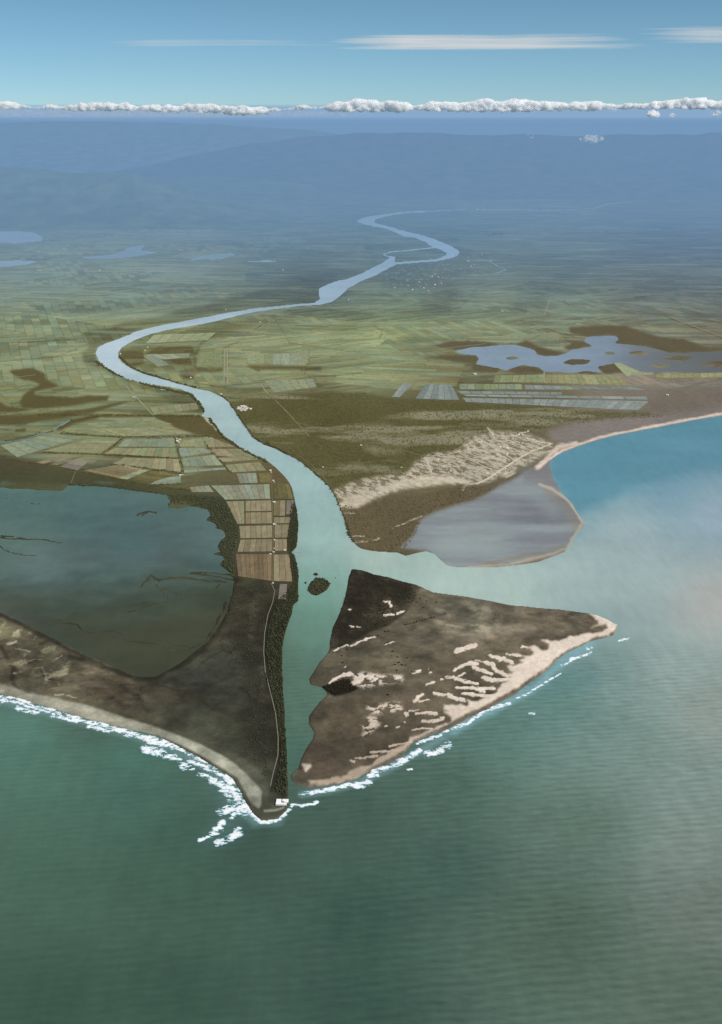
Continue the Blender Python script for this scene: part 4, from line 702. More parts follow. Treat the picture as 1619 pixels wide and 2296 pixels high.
# ================================================================== WOODS (uncountable crowns) and single shrubs
def ico():
    t = (1 + 5 ** .5) / 2
    v = np.array([(-1, t, 0), (1, t, 0), (-1, -t, 0), (1, -t, 0), (0, -1, t), (0, 1, t), (0, -1, -t), (0, 1, -t), (t, 0, -1), (t, 0, 1), (-t, 0, -1), (-t, 0, 1)], float); v /= np.linalg.norm(v[0])
    f = np.array([(0, 11, 5), (0, 5, 1), (0, 1, 7), (0, 7, 10), (0, 10, 11), (1, 5, 9), (5, 11, 4), (11, 10, 2), (10, 7, 6), (7, 1, 8), (3, 9, 4), (3, 4, 2), (3, 2, 6), (3, 6, 8), (3, 8, 9), (4, 9, 5), (2, 4, 11), (6, 2, 10), (8, 6, 7), (9, 8, 1)])
    return v, f
def ico2():
    v, f = ico(); v = list(map(tuple, v)); out = []; mid = {}
    def mp(a, b):
        k = (min(a, b), max(a, b))
        if k not in mid:
            p = np.array(v[a]) + np.array(v[b]); p /= np.linalg.norm(p); v.append(tuple(p)); mid[k] = len(v) - 1
        return mid[k]
    for a, b, c in f:
        x, y, z = mp(a, b), mp(b, c), mp(c, a); out += [(a, x, z), (b, y, x), (c, z, y), (x, y, z)]
    return np.array(v), np.array(out)
IV, IF = ico(); IV2, IF2 = ico2()
M_WOOD = mat_plain('woodland_leaves', (1, 1, 1), .18, .25, .9, 'Col')
cellA = np.abs(np.gradient(L.wx, axis=1) * np.gradient(L.wy, axis=0))
def wood(name, polys, dens, r0, r1, c, warp=4, cvar=.3, edge=None):
    w = np.zeros(L.X.shape)
    for p in polys:
        sl, m = L.poly(p, warp, 0) if edge is None else L.line(p, edge, warp, 1)
        w[sl] = np.maximum(w[sl], m)
    w = w * (land > .55) * cellA
    n = int(w.sum() * dens); n = max(20, min(n, 26000))
    cw = np.cumsum(w.ravel()); pick = np.searchsorted(cw, RNG.random(n) * cw[-1])
    i, j = np.unravel_index(np.clip(pick, 0, w.size - 1), w.shape)
    x, y = ground(L.X[i, j] + RNG.uniform(-.9, .9, n), L.Y[i, j] + RNG.uniform(-.9, .9, n))
    r = RNG.uniform(r0, r1, n)
    V = np.repeat(IV[None], n, 0) * (1 + RNG.uniform(-.3, .3, (n, 12, 1)))
    V = V * np.stack([r, r * RNG.uniform(.8, 1.2, n), r * RNG.uniform(.7, 1.0, n)], -1)[:, None, :]
    V[..., 0] += x[:, None]; V[..., 1] += y[:, None]; V[..., 2] += (2.5 + r * .55)[:, None]
    F = (IF[None] + (np.arange(n) * 12)[:, None, None]).reshape(-1, 3)
    cc = np.repeat((lin(rgb(*c)) * K)[None] * RNG.uniform(1 - cvar, 1 + cvar, (n, 1)) * RNG.uniform(.92, 1.08, (n, 3)), 12, 0)
    link(name, make_mesh(name, V.reshape(-1, 3), F, M_WOOD, [('Col', 'c', cc)]), kind='stuff')
wood('riverside_woods', [T('C', [(1305, 290), (1335, 300), (1345, 500), (1345, 740), (1312, 770), (1275, 900), (1270, 1148), (1215, 1148), (1200, 960), (1205, 860), (1235, 740), (1310, 660), (1300, 540), (1290, 450), (1300, 360)]),
                         T('E', [(1215, 0), (1310, 20), (1270, 250), (1285, 520), (1293, 740), (1280, 830), (1230, 800), (1258, 640), (1248, 480), (1205, 300), (1195, 150)])], .011, 2.6, 5.6, (60, 63, 44), 4, .16)
wood('marsh_scrub', [T('C', [(1000, 660), (1200, 660), (1215, 740), (1185, 860), (1180, 1148), (1090, 1148), (1060, 1000), (980, 960), (1020, 820)]), T('E', [(1090, 60), (1180, 60), (1185, 300), (1225, 480), (1240, 640), (1200, 760), (1100, 640), (1120, 450)])], .0022, 2.2, 4.6, (70, 68, 54), 8, .15)
wood('lagoon_fringe_woods', [T('C', [(300, 205), (500, 215), (690, 244), (760, 258), (850, 262), (960, 270), (1030, 320), (1060, 380), (1066, 450), (1048, 520), (1050, 630), (1010, 600), (985, 560), (1005, 540), (975, 490), (1015, 440), (960, 390), (930, 345), (850, 305), (760, 300), (690, 250), (400, 225), (300, 235)])], .004, 3.0, 7.0, (72, 76, 54), 5, .16)
wood('island_woods', [T('F', [(335, 45), (450, 64), (580, 97), (650, 120), (620, 190), (540, 220), (520, 290), (420, 320), (340, 375), (252, 400), (258, 350), (290, 250), (325, 150)])], .0035, 2.0, 4.5, (56, 49, 37), 4)
wood('island_scrub', [ISLAND], .0005, 1.2, 2.6, (84, 76, 60), 2)
wood('dune_thicket', [T('H', [(155, 362), (250, 328), (340, 300), (400, 300), (440, 355), (470, 378), (420, 405), (340, 425), (260, 442), (210, 415)])], .03, 2.5, 5.0, (40, 35, 26), 2)
wood('islet_thicket', ISLETS, .012, 3.0, 6.0, (62, 66, 46), 2)
wood('coastal_woods', [EFOR], .0007, 3.5, 7.0, (108, 106, 62), 14, .15)
wood('coastal_scrub', [T('K', [(40, 620), (160, 880), (300, 970), (520, 1000), (600, 880), (680, 700), (1000, 600), (1200, 500), (960, 500), (640, 560), (400, 570), (200, 650)])], .0016, 2.5, 6.0, (108, 100, 74), 8)
wood('river_bank_trees', [T('A', [(1000, 800), (1060, 872), (1080, 907), (1140, 987), (1190, 1017)]), T('C', [(1200, 25), (1300, 82), (1400, 152), (1470, 217), (1510, 287), (1548, 382), (1580, 467)]), T('A', [(905, 850), (1000, 978), (1100, 1045), (1200, 1090)]), T('A', [(535, 620), (590, 672), (720, 717), (880, 760), (1000, 802)]), T('A', [(430, 640), (520, 697), (680, 750), (860, 790), (912, 850)])], .008, 4, 9, (78, 78, 50), 2, .3, 5)
wood('levee_bushes', [T('M', p) for p in ([(0, 290), (430, 366), (870, 458), (1090, 480)], [(360, 150), (560, 165), (720, 175), (1000, 175), (1200, 165)], [(720, 178), (590, 270)], [(1010, 180), (1040, 290), (1055, 390)], [(240, 262), (600, 275), (1030, 300)], [(1180, 205), (1280, 320), (1340, 385)], [(0, 205), (300, 140), (420, 80), (560, 55)], [(650, 330), (1050, 385)], [(1050, 445), (860, 455)], [(220, 45), (700, 50), (1150, 55)])], .006, 3, 6, (88, 84, 50), 2, .3, 4)

def shrub_mesh(seed, r):
    rg = np.random.default_rng(seed); Vs = []; Fs = []; n = 0
    for k in range(5):
        s = r * rg.uniform(.45, .75); off = np.array([rg.uniform(-.6, .6) * r, rg.uniform(-.6, .6) * r, rg.uniform(.3, .8) * r])
        v = IV2 * (1 + rg.uniform(-.22, .22, (len(IV2), 1))) * s + off; v[:, 2] = np.maximum(v[:, 2], 0)
        Vs.append(v); Fs.append(IF2 + n); n += len(v)
    return np.concatenate(Vs), np.concatenate(Fs)
M_SHRUB = mat_plain('shrub_leaves', tuple(lin(rgb(56, 50, 36)) * K), .4, .5)
shr = [make_mesh('shrub', *shrub_mesh(i, 5.0), M_SHRUB) for i in range(4)]
S_ROW = [(590 + i * 13, 291 - i * 3.4) for i in range(11)]
S_MID = [(305, 430), (318, 478), (310, 462), (500, 378), (512, 372), (545, 470), (560, 460), (575, 470), (590, 472), (552, 495), (535, 410), (530, 430), (512, 605), (672, 213), (684, 185), (640, 188), (500, 322), (515, 320), (555, 435), (600, 440), (620, 500), (468, 340), (412, 330), (700, 490), (296, 408), (330, 402), (770, 240), (730, 190), (655, 172)]
for i, (x, y) in enumerate(S_ROW + S_MID):
    (px, py), = T('F', [(x, y)]); gx, gy = ground(px, py)
    o = link('shrub', shr[i % 4]); o.location = (float(gx), float(gy), 2.6); o.rotation_euler = (0, 0, random.uniform(0, 6)); s = random.uniform(.8, 1.35); o.scale = (s, s, s * .9)
    if i < len(S_ROW): o['label'] = 'dark shrub in the slanting row of shrubs below the island woods'; o['group'] = 'row of dark shrubs on the island'
    else: o['label'] = 'dark round shrub standing loose on the brown island heath'; o['group'] = 'loose shrubs on the island heath'
    o['category'] = 'shrub'

# ================================================================== BUILDINGS
M_WHITE = mat_plain('white_plaster', (.86, .85, .82), .06, .3); M_ROOF = mat_plain('pale_roof_tiles', (.74, .68, .6), .12, .4); M_DARK = mat_plain('dark_openings', (.05, .05, .06), .1, .5)
M_CONC = mat_plain('weathered_concrete', (.5, .49, .45), .15, .3); M_PLANK = mat_plain('grey_planks', (.42, .4, .36), .2, .6)
def boxes(bl):
    V = []; F = []
    for (x0, x1, y0, y1, z0, z1) in bl:
        b = len(V); V += [(x0, y0, z0), (x1, y0, z0), (x1, y1, z0), (x0, y1, z0), (x0, y0, z1), (x1, y0, z1), (x1, y1, z1), (x0, y1, z1)]
        F += [(b, b + 3, b + 2, b + 1), (b + 4, b + 5, b + 6, b + 7), (b, b + 1, b + 5, b + 4), (b + 1, b + 2, b + 6, b + 5), (b + 2, b + 3, b + 7, b + 6), (b + 3, b, b + 4, b + 7)]
    return V, F
def gable(w, d, h, rise, o):
    V = [(-w / 2 - o, -d / 2 - o, h), (w / 2 + o, -d / 2 - o, h), (w / 2 + o, d / 2 + o, h), (-w / 2 - o, d / 2 + o, h), (-w / 2 - o, 0, h + rise), (w / 2 + o, 0, h + rise)]
    F4 = [(0, 1, 5, 4), (2, 3, 4, 5), (3, 2, 1, 0)]; F3 = [(0, 4, 3, 3), (1, 2, 5, 5)]
    me = bpy.data.meshes.new('roof'); me.from_pydata(V, [], F4 + [(0, 4, 3), (1, 2, 5)]); me.materials.append(M_ROOF); return me
W_, D_, H_ = 16.0, 11.0, 6.0
me_wall = make_mesh('wall', *boxes([(-W_ / 2, W_ / 2, -D_ / 2, D_ / 2, -.5, H_)]), M_WHITE); me_roof = gable(W_, D_, H_ + .05, 3.2, .6)
me_door = make_mesh('door', *boxes([(-.7, .7, -D_ / 2 - .1, -D_ / 2 + .05, -.3, 2.2)]), M_DARK)
me_win = [make_mesh('window', *boxes([(x - .8, x + .8, -D_ / 2 - .1, -D_ / 2 + .05, 2.6, 4.2)]), M_DARK) for x in (-5.2, 5.2)]
def house(k, x, y, label, s=1.0, rz=None, group=None):
    (px, py), = T(k, [(x, y)]); gx, gy = ground(px, py, 3.4)
    t = thing('farmhouse', label, 'house', (float(gx), float(gy), 3.7), random.uniform(-.4, .4) if rz is None else rz, group)
    t.scale = (s, s, s)
    link('wall', me_wall, t); link('roof', me_roof, t); link('door', me_door, t)
    for m in me_win: link('window', m, t)
    return t
HG = 'white farmhouses on the delta'
for a in (('C', 1212, 147, 'white farmhouse farthest up the field track, beside the river bend', .95), ('C', 1216, 155, 'small white outbuilding just below the upmost farmhouse of the field track', .7),
          ('C', 1225, 192, 'white farmhouse second from the top along the field track', .75), ('C', 1229, 199, 'small white barn touching the second farmhouse of the track', .6),
          ('C', 1229, 290, 'big bright white farmhouse midway along the field track', 1.15), ('C', 1228, 388, 'white farmhouse at the crossing above the pale square fields', .9), ('C', 1236, 389, 'pale shed right of the farmhouse at the field crossing', .6),
          ('C', 1230, 458, 'small grey white hut on the track between two pale fields', .6), ('C', 1230, 496, 'low pale hut just above the reddish fields', .5), ('C', 1226, 513, 'white house on the track where the reddish fields begin', .75), ('C', 1212, 522, 'white house left of the track at the corner of the reddish field', .75),
          ('C', 1277, 505, 'white house near the jetty at the riverside end of the pale field', .95), ('C', 1224, 652, 'little white hut at the lower edge of the reddish fields', .6),
          ('A', 795, 996, 'large white farm building beside the ditch amid green fields', 1.2), ('A', 806, 990, 'white farm building right of the largest one amid green fields', 1.0), ('A', 803, 1001, 'low white shed below the pair of farm buildings amid green fields', .8), ('A', 792, 985, 'small white shed above the farm buildings amid green fields', .7),
          ('C', 808, 168, 'low white house at the end of the ditch near the lagoon fields', .9), ('C', 818, 166, 'small white shed right of the low house near the lagoon fields', .7), ('A', 725, 766, 'white house below the wide river bend on the outer bank', .9), ('A', 736, 765, 'small white house right of the outer bank house below the bend', .7),
          ('A', 598, 798, 'lone white house on the farmland inside the fork of the track', .9), ('A', 606, 800, 'small shed beside the lone house at the fork of the track', .6), ('A', 855, 712, 'white house inside the river loop', 1.0), ('A', 650, 590, 'white house near the inner bank at the top of the loop', .9), ('A', 662, 576, 'second white house near the inner bank of the loop', .8),
          ('A', 540, 605, 'white house at the innermost edge of the river bend', .9), ('A', 1012, 408, 'white house on the far bank above the straight reach', 1.1), ('A', 1165, 463, 'white house below the straight reach of the river', 1.1), ('A', 1562, 362, 'white house on the bank by the river widening', 1.2), ('A', 992, 787, 'white house on the bank above the white village', 1.0), ('A', 1268, 232, 'white building out on the plain above the straight reach', 1.8), ('A', 447, 232, 'white building out on the left plain below the far lakes', 1.7),
          ('A', 1448, 1113, 'small white hut in the woods right of the river', .7), ('K', 508, 352, 'small white hut at the edge of the woods above the sandy strip', .8), ('K', 210, 186, 'pale hut by the track through the woods', .9), ('B', 510, 698, 'white farm building below the lake on the right', 1.9), ('B', 1372, 792, 'white building near the coast beyond the striped fields', 1.5), ('B', 632, 416, 'white house alone on the green plain left of the lake', 1.6), ('F', 342, 224, 'small white hut in the dark island woods', .7)):
    house(*a, group=HG)
# the white village right of the river: rows of long whitewashed houses
vi = 0
VL = ['top row, left end', 'top row, middle', 'top row, right end', 'second row, left end', 'second row, left of middle', 'second row, right of middle', 'second row, right end', 'third row, left end', 'third row, middle', 'third row, right end', 'bottom row, left', 'bottom row, right', 'set apart at the right tip', 'set apart below the left corner']
for (x, y) in ((1083, 842), (1093, 841), (1103, 843), (1070, 847), (1082, 849), (1096, 848), (1110, 849), (1076, 855), (1090, 855), (1104, 854), (1082, 861), (1098, 860), (1124, 853), (1067, 853)):
    t = house('A', x, y, 'long white house in the white village by the river, ' + VL[vi], random.uniform(1.15, 1.5), random.uniform(-.15, .1), 'white houses of the village'); vi += 1
# pale houses in the far town
for i, (x, y) in enumerate(((480, 190), (492, 212), (505, 205), (330, 250), (318, 258), (345, 262), (360, 290), (330, 296), (210, 300), (150, 310), (260, 285), (230, 318), (410, 165), (540, 160), (480, 175), (300, 325), (280, 310))):
    t = house('B', x, y, 'hazy pale building of the far riverside town', random.uniform(1.3, 1.9), random.uniform(-.5, .5), 'pale buildings of the far town')
# seaside station on the tip
(px, py), = T('J', [(826, 742)]); gx, gy = ground(px, py, 3.0); m = 4670 / FOC * .24257
t = thing('coast_station', 'white flat-roofed building around a small yard on the spit at the river mouth', 'building', (float(gx), float(gy), 3.0), -.03)
def jb(x0, x1, y0, y1): return ((x0 - 826) * m, (x1 - 826) * m, -(y1 - 735) * m * 1.75, -(y0 - 735) * m * 1.75)
for nm, q, h in (('wing', (772, 818, 712, 760), 6.0), ('wing', (828, 884, 710, 728), 5.0), ('wing', (818.3, 872, 744, 760), 5.4), ('wing', (846, 884, 728.3, 736), 4.0)):
    x0, x1, y0, y1 = jb(*q)
    w = link(nm, make_mesh(nm, *boxes([(x0, x1, y0, y1, -.6, h)]), M_WHITE), t)
    link('flat_roof', make_mesh('flat_roof', *boxes([(x0 - .3, x1 + .3, y0 - .3, y1 + .3, h + .02, h + .5)]), mat_plain('white_roof', (.88, .87, .84), .05, .3)), w)
    for i in range(max(1, int((x1 - x0) / 8))):
        wx = x0 + 3 + i * 8
        if wx + 1.6 < x1: link('window', make_mesh('window', *boxes([(wx, wx + 1.6, y0 - .12, y0 + .05, 1.4, 3.0)]), M_DARK), w)
# jetty
(px, py), = T('C', [(1322, 515)]); gx, gy = ground(px, py)
t = thing('jetty', 'pale plank jetty reaching into the river from the wooded bank', 'jetty', (float(gx), float(gy), 0), .1)
link('deck', make_mesh('deck', *boxes([(-32, 42, -2.5, 2.5, 2.0, 2.5)]), M_PLANK), t)
for i in range(6):
    for sy in (-2.2, 2.2): link('pile', make_mesh('pile', *boxes([(-28 + i * 13, -27.4 + i * 13, sy - .3, sy + .3, -3, 1.98)]), M_PLANK), t)
# sand-pale walls and sheds of the beach settlement
for i, (x, y) in enumerate(((1068, 155), (1085, 162), (1100, 158), (1375, 108), (1400, 98), (1420, 92), (1445, 82), (1165, 178), (1240, 200), (1290, 205), (1330, 170), (1480, 150), (1500, 160), (1010, 235), (930, 350), (870, 375), (820, 345), (780, 290), (1180, 330), (1290, 250))):
    house('K', x, y, 'pale beach house among the sandy lanes behind the bay', random.uniform(.7, 1.1), random.uniform(-.6, .6), 'pale houses of the beach settlement')

# ================================================================== HILLS
def lathe_hills(name, prof, Y, depth, c, seed, base=0, ruff=.22):
    """ridge: crest given as sheet points seen at forward distance Y, sloping to the plain towards the viewer and beyond"""
    xs = np.arange(prof[0][0], prof[-1][0], 6.0); ys = np.interp(xs, [p[0] for p in prof], [p[1] for p in prof])
    crest = np.array([at_dist(x, y, Y) for x, y in zip(xs, ys)])
    ts = np.linspace(-1, 1, 61); V = []
    for ti, tt in enumerate(ts):
        yy = Y + tt * depth
        wx = crest[:, 0] * (yy / Y) if tt < 0 else crest[:, 0]
        e = (1 - abs(tt)) ** 1.25
        n = fbm(wx, np.full_like(wx, yy), depth * .5, 6, seed, .58)
        z = np.maximum(crest[:, 2], 5) * e * (1 + n * ruff * (abs(tt) ** .5) * 2.2) + fbm(wx, np.full_like(wx, yy), depth * .12, 4, seed + 9) * crest[:, 2] * .06 * (1 if abs(tt) > .02 else .5)
        z = z * min(1, (1 - abs(tt)) * 8) - 8 * (abs(tt) > .98)
        V.append(np.stack([wx, np.full_like(wx, yy), z], -1))
    V = np.array(V); nr, nc = V.shape[:2]; idx = np.arange(nr * nc).reshape(nr, nc)
    F = np.stack([idx[:-1, :-1], idx[:-1, 1:], idx[1:, 1:], idx[1:, :-1]], -1).reshape(-1, 4)
    b = mat_plain(name + '_slopes', tuple(lin(rgb(*c)) * K), .45, 1 / 700.0)
    link(name, make_mesh(name, V.reshape(-1, 3), F, b, (), True), kind='structure')
lathe_hills('hills', [(-900, 420), (-500, 360), (-150, 372), (0, 374), (60, 377), (110, 382), (150, 388), (190, 390), (225, 386), (260, 388), (300, 390), (340, 398), (380, 410), (420, 426), (450, 440), (520, 454), (600, 470), (680, 484)], 34000, 4800, (96, 112, 90), 3)
lathe_hills('hills', [(200, 440), (320, 412), (400, 393), (440, 394), (500, 397), (560, 402), (650, 408), (720, 418), (800, 426), (900, 434), (1000, 446)], 43000, 6000, (88, 104, 90), 21)
lathe_hills('mountains', [(60, 409), (200, 395), (330, 372), (450, 345), (560, 322), (700, 306), (800, 299), (900, 297), (1000, 299), (1100, 304), (1180, 300), (1300, 306), (1400, 302), (1480, 301), (1560, 304), (1590, 298), (1700, 296), (2400, 310)], 52000, 12000, (84, 88, 98), 41, ruff=.15)
lathe_hills('mountains', [(-900, 272), (0, 274), (250, 272), (420, 276), (560, 284), (700, 292), (860, 315), (1000, 350), (1100, 380)], 68000, 14000, (104, 116, 120), 77, ruff=.1)

# ================================================================== HAZE (air volumes over the far plain, glowing blue in place of scattered daylight)
def haze_mat(sig, c):
    b = MB('blue_haze_glow')
    ab = b.n('ShaderNodeVolumeAbsorption'); ab.inputs['Color'].default_value = (0, 0, 0, 1); ab.inputs['Density'].default_value = sig
    em = b.n('ShaderNodeEmission'); em.inputs[0].default_value = (*c, 1); em.inputs[1].default_value = sig
    ad = b.n('ShaderNodeAddShader'); b.l(ab.outputs[0], ad.inputs[0]); b.l(em.outputs[0], ad.inputs[1]); b.l(ad.outputs[0], b.out.inputs['Volume'])
    return b.m
for (y0, y1, top, sig, c) in ((15500, 34000, 2690, 1 / 14500., (.168, .310, .50)), (34002, 76000, 2690, 1 / 58000., (.162, .305, .515)), (76002, 259000, 2690, 1 / 14000., (.25, .40, .60)), (96000, 258000, 3650, 1 / 26000., (.25, .40, .60))):
    link('haze', make_mesh('haze', *boxes([(-260000, 260000, y0, y1, -20 if top < 3000 else 2692, top)]), haze_mat(sig, c)), kind='structure')

# ================================================================== CLOUDS
def mat_vapour(name, dens):
    b = MB(name); v = b.n('ShaderNodeVolumeScatter'); v.inputs['Color'].default_value = (1, 1, 1, 1); v.inputs['Density'].default_value = dens; v.inputs['Anisotropy'].default_value = .2
    b.l(v.outputs[0], b.out.inputs['Volume']); return b.m
M_CLOUD = mat_vapour('cumulus_vapour', 1 / 85.0)
def merge(o, vox):
    m = o.modifiers.new('merge', 'REMESH'); m.mode = 'VOXEL'; m.voxel_size = vox; m.use_smooth_shade = True; return o
def puffs(pts, seed):
    """pts: list of (x, y, radius in metres, centre)"""
    rg = np.random.default_rng(seed); n = len(pts); k = len(IV2)
    V = np.zeros((n, k, 3))
    for i, (c, r) in enumerate(pts):
        v = IV2 * (1 + rg.uniform(-.25, .25, (k, 1))); V[i] = v * np.array([r * 1.35, r, r * .8]) + np.array(c)
    F = (IF2[None] + (np.arange(n) * k)[:, None, None]).reshape(-1, 3)
    return V.reshape(-1, 3), F
def bank(tops, base, Y, dens, r0, r1, seed, thin=1.0):
    rg = np.random.default_rng(seed); out = []
    x0, x1 = tops[0][0], tops[-1][0]; n = int((x1 - x0) * dens); mpp = Y / FOC * 1.0
    for i in range(n):
        x = rg.uniform(x0, x1); top = np.interp(x, [p[0] for p in tops], [p[1] for p in tops]); top += 3.5 * (vnoise(np.array([x / 14.]), np.array([seed * 3.1]))[0] - .3) * 2
        b = np.interp(x, [p[0] for p in base], [p[1] for p in base]); r = rg.uniform(r0, r1)
        y = top + r + (b - top) * rg.random() ** 1.6 * thin
        if b - top < 2: continue
        out.append((at_dist(x, y, Y + rg.uniform(-220, 220)), r * mpp * np.clip((b - top) / 12, .35, 1.1)))
    return out
R_T = [(700, 236), (720, 234), (740, 228), (770, 226), (800, 219), (822, 220), (850, 226), (890, 224), (930, 232), (960, 228), (1000, 225), (1040, 226), (1080, 220), (1100, 219), (1130, 224), (1155, 218), (1190, 224), (1230, 226), (1280, 227), (1330, 223), (1350, 228), (1385, 230), (1440, 228), (1470, 222), (1500, 224), (1530, 219), (1580, 216), (1600, 224), (1660, 222), (1900, 226), (2300, 222)]
R_B = [(700, 239), (760, 243), (850, 244), (890, 245), (930, 241), (1000, 242), (1100, 245), (1200, 243), (1300, 241), (1350, 239), (1450, 238), (1520, 237), (1600, 237), (2300, 241)]
merge(link('cumulus_bank', make_mesh('cumulus_bank', *puffs(bank(R_T, R_B, 90000, 2.6, 1.2, 5.4, 3), 5), M_CLOUD, (), True), kind='stuff', label='long bank of bright white cumulus along the horizon at the right'), 60)
L_T = [(-700, 228), (-200, 226), (0, 226), (30, 228), (60, 232), (90, 234), (110, 232), (150, 234), (190, 229), (230, 227), (280, 229), (310, 233), (350, 234), (400, 232), (450, 231), (480, 230), (510, 234), (550, 234), (590, 238), (625, 240), (670, 233), (712, 236)]
L_B = [(-700, 246), (0, 240), (90, 240), (190, 244), (310, 244), (400, 247), (480, 248), (540, 254), (600, 250), (625, 246), (670, 241), (712, 240)]
merge(link('cumulus_bank', make_mesh('cumulus_bank', *puffs(bank(L_T, L_B, 92000, 2.4, 1.0, 4.6, 8), 9), M_CLOUD, (), True), kind='stuff', label='flatter white cumulus bank along the horizon at the left'), 60)
def single(x, y, w, h, Y, label, seed, n=26, mat=None):
    mat = mat or M_CLOUD
    rg = np.random.default_rng(seed); mpp = Y / FOC; ps = []
    for i in range(n):
        a = rg.uniform(-1, 1); ps.append((at_dist(x + a * w, y + rg.uniform(-1, 1) * h * (1 - a * a * .7), Y + rg.uniform(-400, 400)), rg.uniform(.25, .5) * h * mpp * (1.2 - abs(a) * .6)))
    o = link('cumulus_cloud', make_mesh('cumulus_cloud', *puffs(ps, seed), mat, (), True), label=label, category='cloud')
    merge(o, 50 if Y > 40000 else 14)
single(1326, 311, 27, 8, 27000, 'small white cloud floating low over the dark mountain ridge', 31, 70, mat_vapour('low_cloud_vapour', 1 / 25.0))
single(1190, 303, 8, 7, 27000, 'faint small wisp of cloud left of the low white cloud over the ridge', 32, 12, mat_vapour('wispy_vapour', 1 / 90.0))
single(1466, 257, 15, 9, 80000, 'ragged white cloud hanging under the right hand cloud bank', 33, 34)
single(1507, 259, 10, 5, 80000, 'small round white cloud just right of the ragged hanging cloud', 34, 18)
single(1607, 254, 16, 6, 80000, 'white cloud below the bank at the right edge of the picture', 35, 24)
single(1378, 246, 8, 5, 80000, 'small pale cloud under the middle of the right hand bank', 36, 16)
single(1530, 296, 12, 4, 70000, 'faint pale cloud low above the mountain crest at the right', 38, 14, mat_vapour('faint_vapour', 1 / 700.0))
single(770, 261, 5, 5, 85000, 'tiny pale cloud beneath the left end of the right hand bank', 37, 12, mat_vapour('thin_vapour', 1 / 350.0))
def sheet(name, label, pts_y, x0, x1, alt, alpha, c=(.95, .93, .9), trans=.6):
    y0, y1 = pts_y; V = []; F = []; n = 40; mrows = 24
    for j in range(mrows + 1):
        for i in range(n + 1):
            x = x0 + (x1 - x0) * i / n; y = y0 + (y1 - y0) * j / mrows
            u = (x - PW / 2) / FOC; v = (PH / 2 - y) / FOC; dy = CP + v * SP; dz = -SP + v * CP; t = (alt - H) / dz
            V.append((u * t, dy * t, alt))
    for j in range(mrows):
        for i in range(n):
            a = j * (n + 1) + i; F.append((a, a + 1, a + n + 2, a + n + 1))
    UV = [((i / n), (j / mrows), 0) for j in range(mrows + 1) for i in range(n + 1)]
    return link(name, make_mesh(name, V, F, mat_cloud(name + '_ice', alpha, c, trans, False), [('Map', 'c', np.array(UV))]), label=label, category='cloud')
def streak(b, seed, lo, hi, amp, sx=5.0, sy=9.0):
    mp = b.attr('Map').outputs['Color']
    sp = b.n('ShaderNodeSeparateColor'); b.l(mp, sp.inputs[0]); u, v = sp.outputs[0], sp.outputs[1]
    m = b.n('ShaderNodeMapping'); m.inputs['Scale'].default_value = (sx, sy, 1); m.inputs['Location'].default_value = (seed, seed * .7, 0); m.inputs['Rotation'].default_value = (0, 0, 0); b.l(mp, m.inputs['Vector'])
    n = b.noise(m.outputs[0], 1.0, 6, .6)
    ev = b.math('MULTIPLY', b.range(v, 0, .35, 0, 1), b.range(v, 1, .8, 0, 1)); eu = b.math('MULTIPLY', b.range(u, 0, .25, 0, 1), b.range(u, 1, .6, 0, 1))
    e = b.math('MULTIPLY', ev, eu)
    x = b.math('ADD', n, b.math('MULTIPLY', b.math('SUBTRACT', e, 1.0), .55))
    return b.math('MULTIPLY', b.range(x, lo, hi, 0, amp), b.math('MINIMUM', b.math('MULTIPLY', e, 3.0), 1.0))
sheet('cirrus_cloud', 'long pale cirrus streak high in the sky right of centre', (70, 117), 700, 1520, 9000, lambda b: streak(b, 3.0, .12, .62, .9, 2.2, 5.0))
sheet('cirrus_cloud', 'pale cirrus streak in the top right corner of the sky', (54, 100), 1380, 2200, 9300, lambda b: streak(b, 9.0, .15, .7, .8, 2.2, 5.0))
sheet('cirrus_cloud', 'faint thin cirrus thread in the sky left of the long streak', (84, 106), 190, 820, 9300, lambda b: streak(b, 5.0, .2, .8, .4, 2.5, 4.0))
# low pale stratus under the left bank
merge(link('stratus_cloud', make_mesh('stratus_cloud', *puffs(bank([(-700, 241), (200, 242), (500, 244), (700, 247), (860, 249)], [(-700, 262), (200, 262), (500, 260), (700, 257), (860, 253)], 93500, 1.2, 2.5, 4.0, 44), 45), mat_vapour('stratus_vapour', 1 / 1500.0), (), True), label='flat hazy stratus band under the left cumulus bank', category='cloud'), 90)

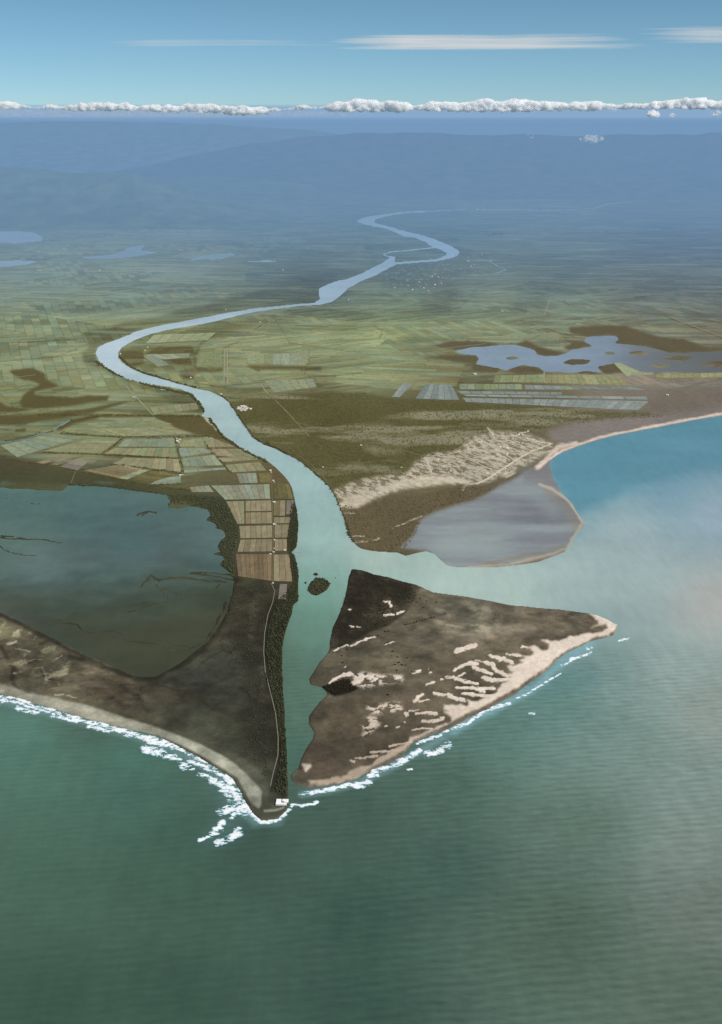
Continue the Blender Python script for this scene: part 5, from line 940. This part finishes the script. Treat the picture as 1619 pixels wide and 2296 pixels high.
# ================================================================== LIGHT, SKY, CAMERA
SUN_EL, SUN_AZ = 44.0, 118.0     # azimuth clockwise from the view direction
w = bpy.data.worlds.new('World'); scene.world = w; w.use_nodes = True; nt = w.node_tree; nt.nodes.clear()
out = nt.nodes.new('ShaderNodeOutputWorld'); bg = nt.nodes.new('ShaderNodeBackground'); sky = nt.nodes.new('ShaderNodeTexSky')
sky.sky_type = 'NISHITA'; sky.sun_disc = False; sky.sun_elevation = math.radians(SUN_EL); sky.sun_rotation = math.radians(SUN_AZ); sky.altitude = 2800; sky.air_density = 1.0; sky.dust_density = .1; sky.ozone_density = 2.0
tint = nt.nodes.new('ShaderNodeMix'); tint.data_type = 'RGBA'; tint.blend_type = 'MULTIPLY'; tint.inputs[0].default_value = 1; tint.inputs[7].default_value = (1, 1, 1, 1)
tcn = nt.nodes.new('ShaderNodeTexCoord'); sxyz = nt.nodes.new('ShaderNodeSeparateXYZ'); nt.links.new(tcn.outputs['Generated'], sxyz.inputs[0])
rmp = nt.nodes.new('ShaderNodeValToRGB'); rmp.color_ramp.elements[0].position = 0.0; rmp.color_ramp.elements[0].color = (.58, .85, 1.12, 1); rmp.color_ramp.elements[1].position = .12; rmp.color_ramp.elements[1].color = (.57, .78, .78, 1)
nt.links.new(sxyz.outputs['Z'], rmp.inputs[0]); nt.links.new(rmp.outputs[0], tint.inputs[7])
nt.links.new(sky.outputs[0], tint.inputs[6]); nt.links.new(tint.outputs[2], bg.inputs[0]); bg.inputs[1].default_value = .085; nt.links.new(bg.outputs[0], out.inputs[0])
sd = bpy.data.lights.new('sun', 'SUN'); sd.energy = 4.6; sd.angle = math.radians(.55); sd.color = (1.0, .95, .87)
so = bpy.data.objects.new('sun', sd); COL.objects.link(so)
from mathutils import Vector
el, az = math.radians(SUN_EL), math.radians(SUN_AZ)
sv = Vector((math.sin(az) * math.cos(el), math.cos(az) * math.cos(el), math.sin(el)))
so.rotation_euler = sv.to_track_quat('Z', 'Y').to_euler(); so.location = sv * 9000

cd = bpy.data.cameras.new('camera'); cam = bpy.data.objects.new('camera', cd); COL.objects.link(cam)
cam.location = (0, 0, H); cam.rotation_euler = (math.pi / 2 - PITCH, 0, 0)
cd.sensor_fit = 'VERTICAL'; cd.sensor_height = 36; cd.lens = 18 / math.tan(math.radians(25)); cd.clip_start = 5; cd.clip_end = 600000
scene.camera = cam
scene.render.engine = 'CYCLES'; scene.cycles.use_denoising = True; scene.cycles.max_bounces = 48; scene.cycles.diffuse_bounces = 3; scene.cycles.glossy_bounces = 3; scene.cycles.volume_bounces = 44; scene.cycles.transparent_max_bounces = 80
scene.view_settings.view_transform = 'Standard'; scene.view_settings.look = 'None'; scene.view_settings.exposure = 0
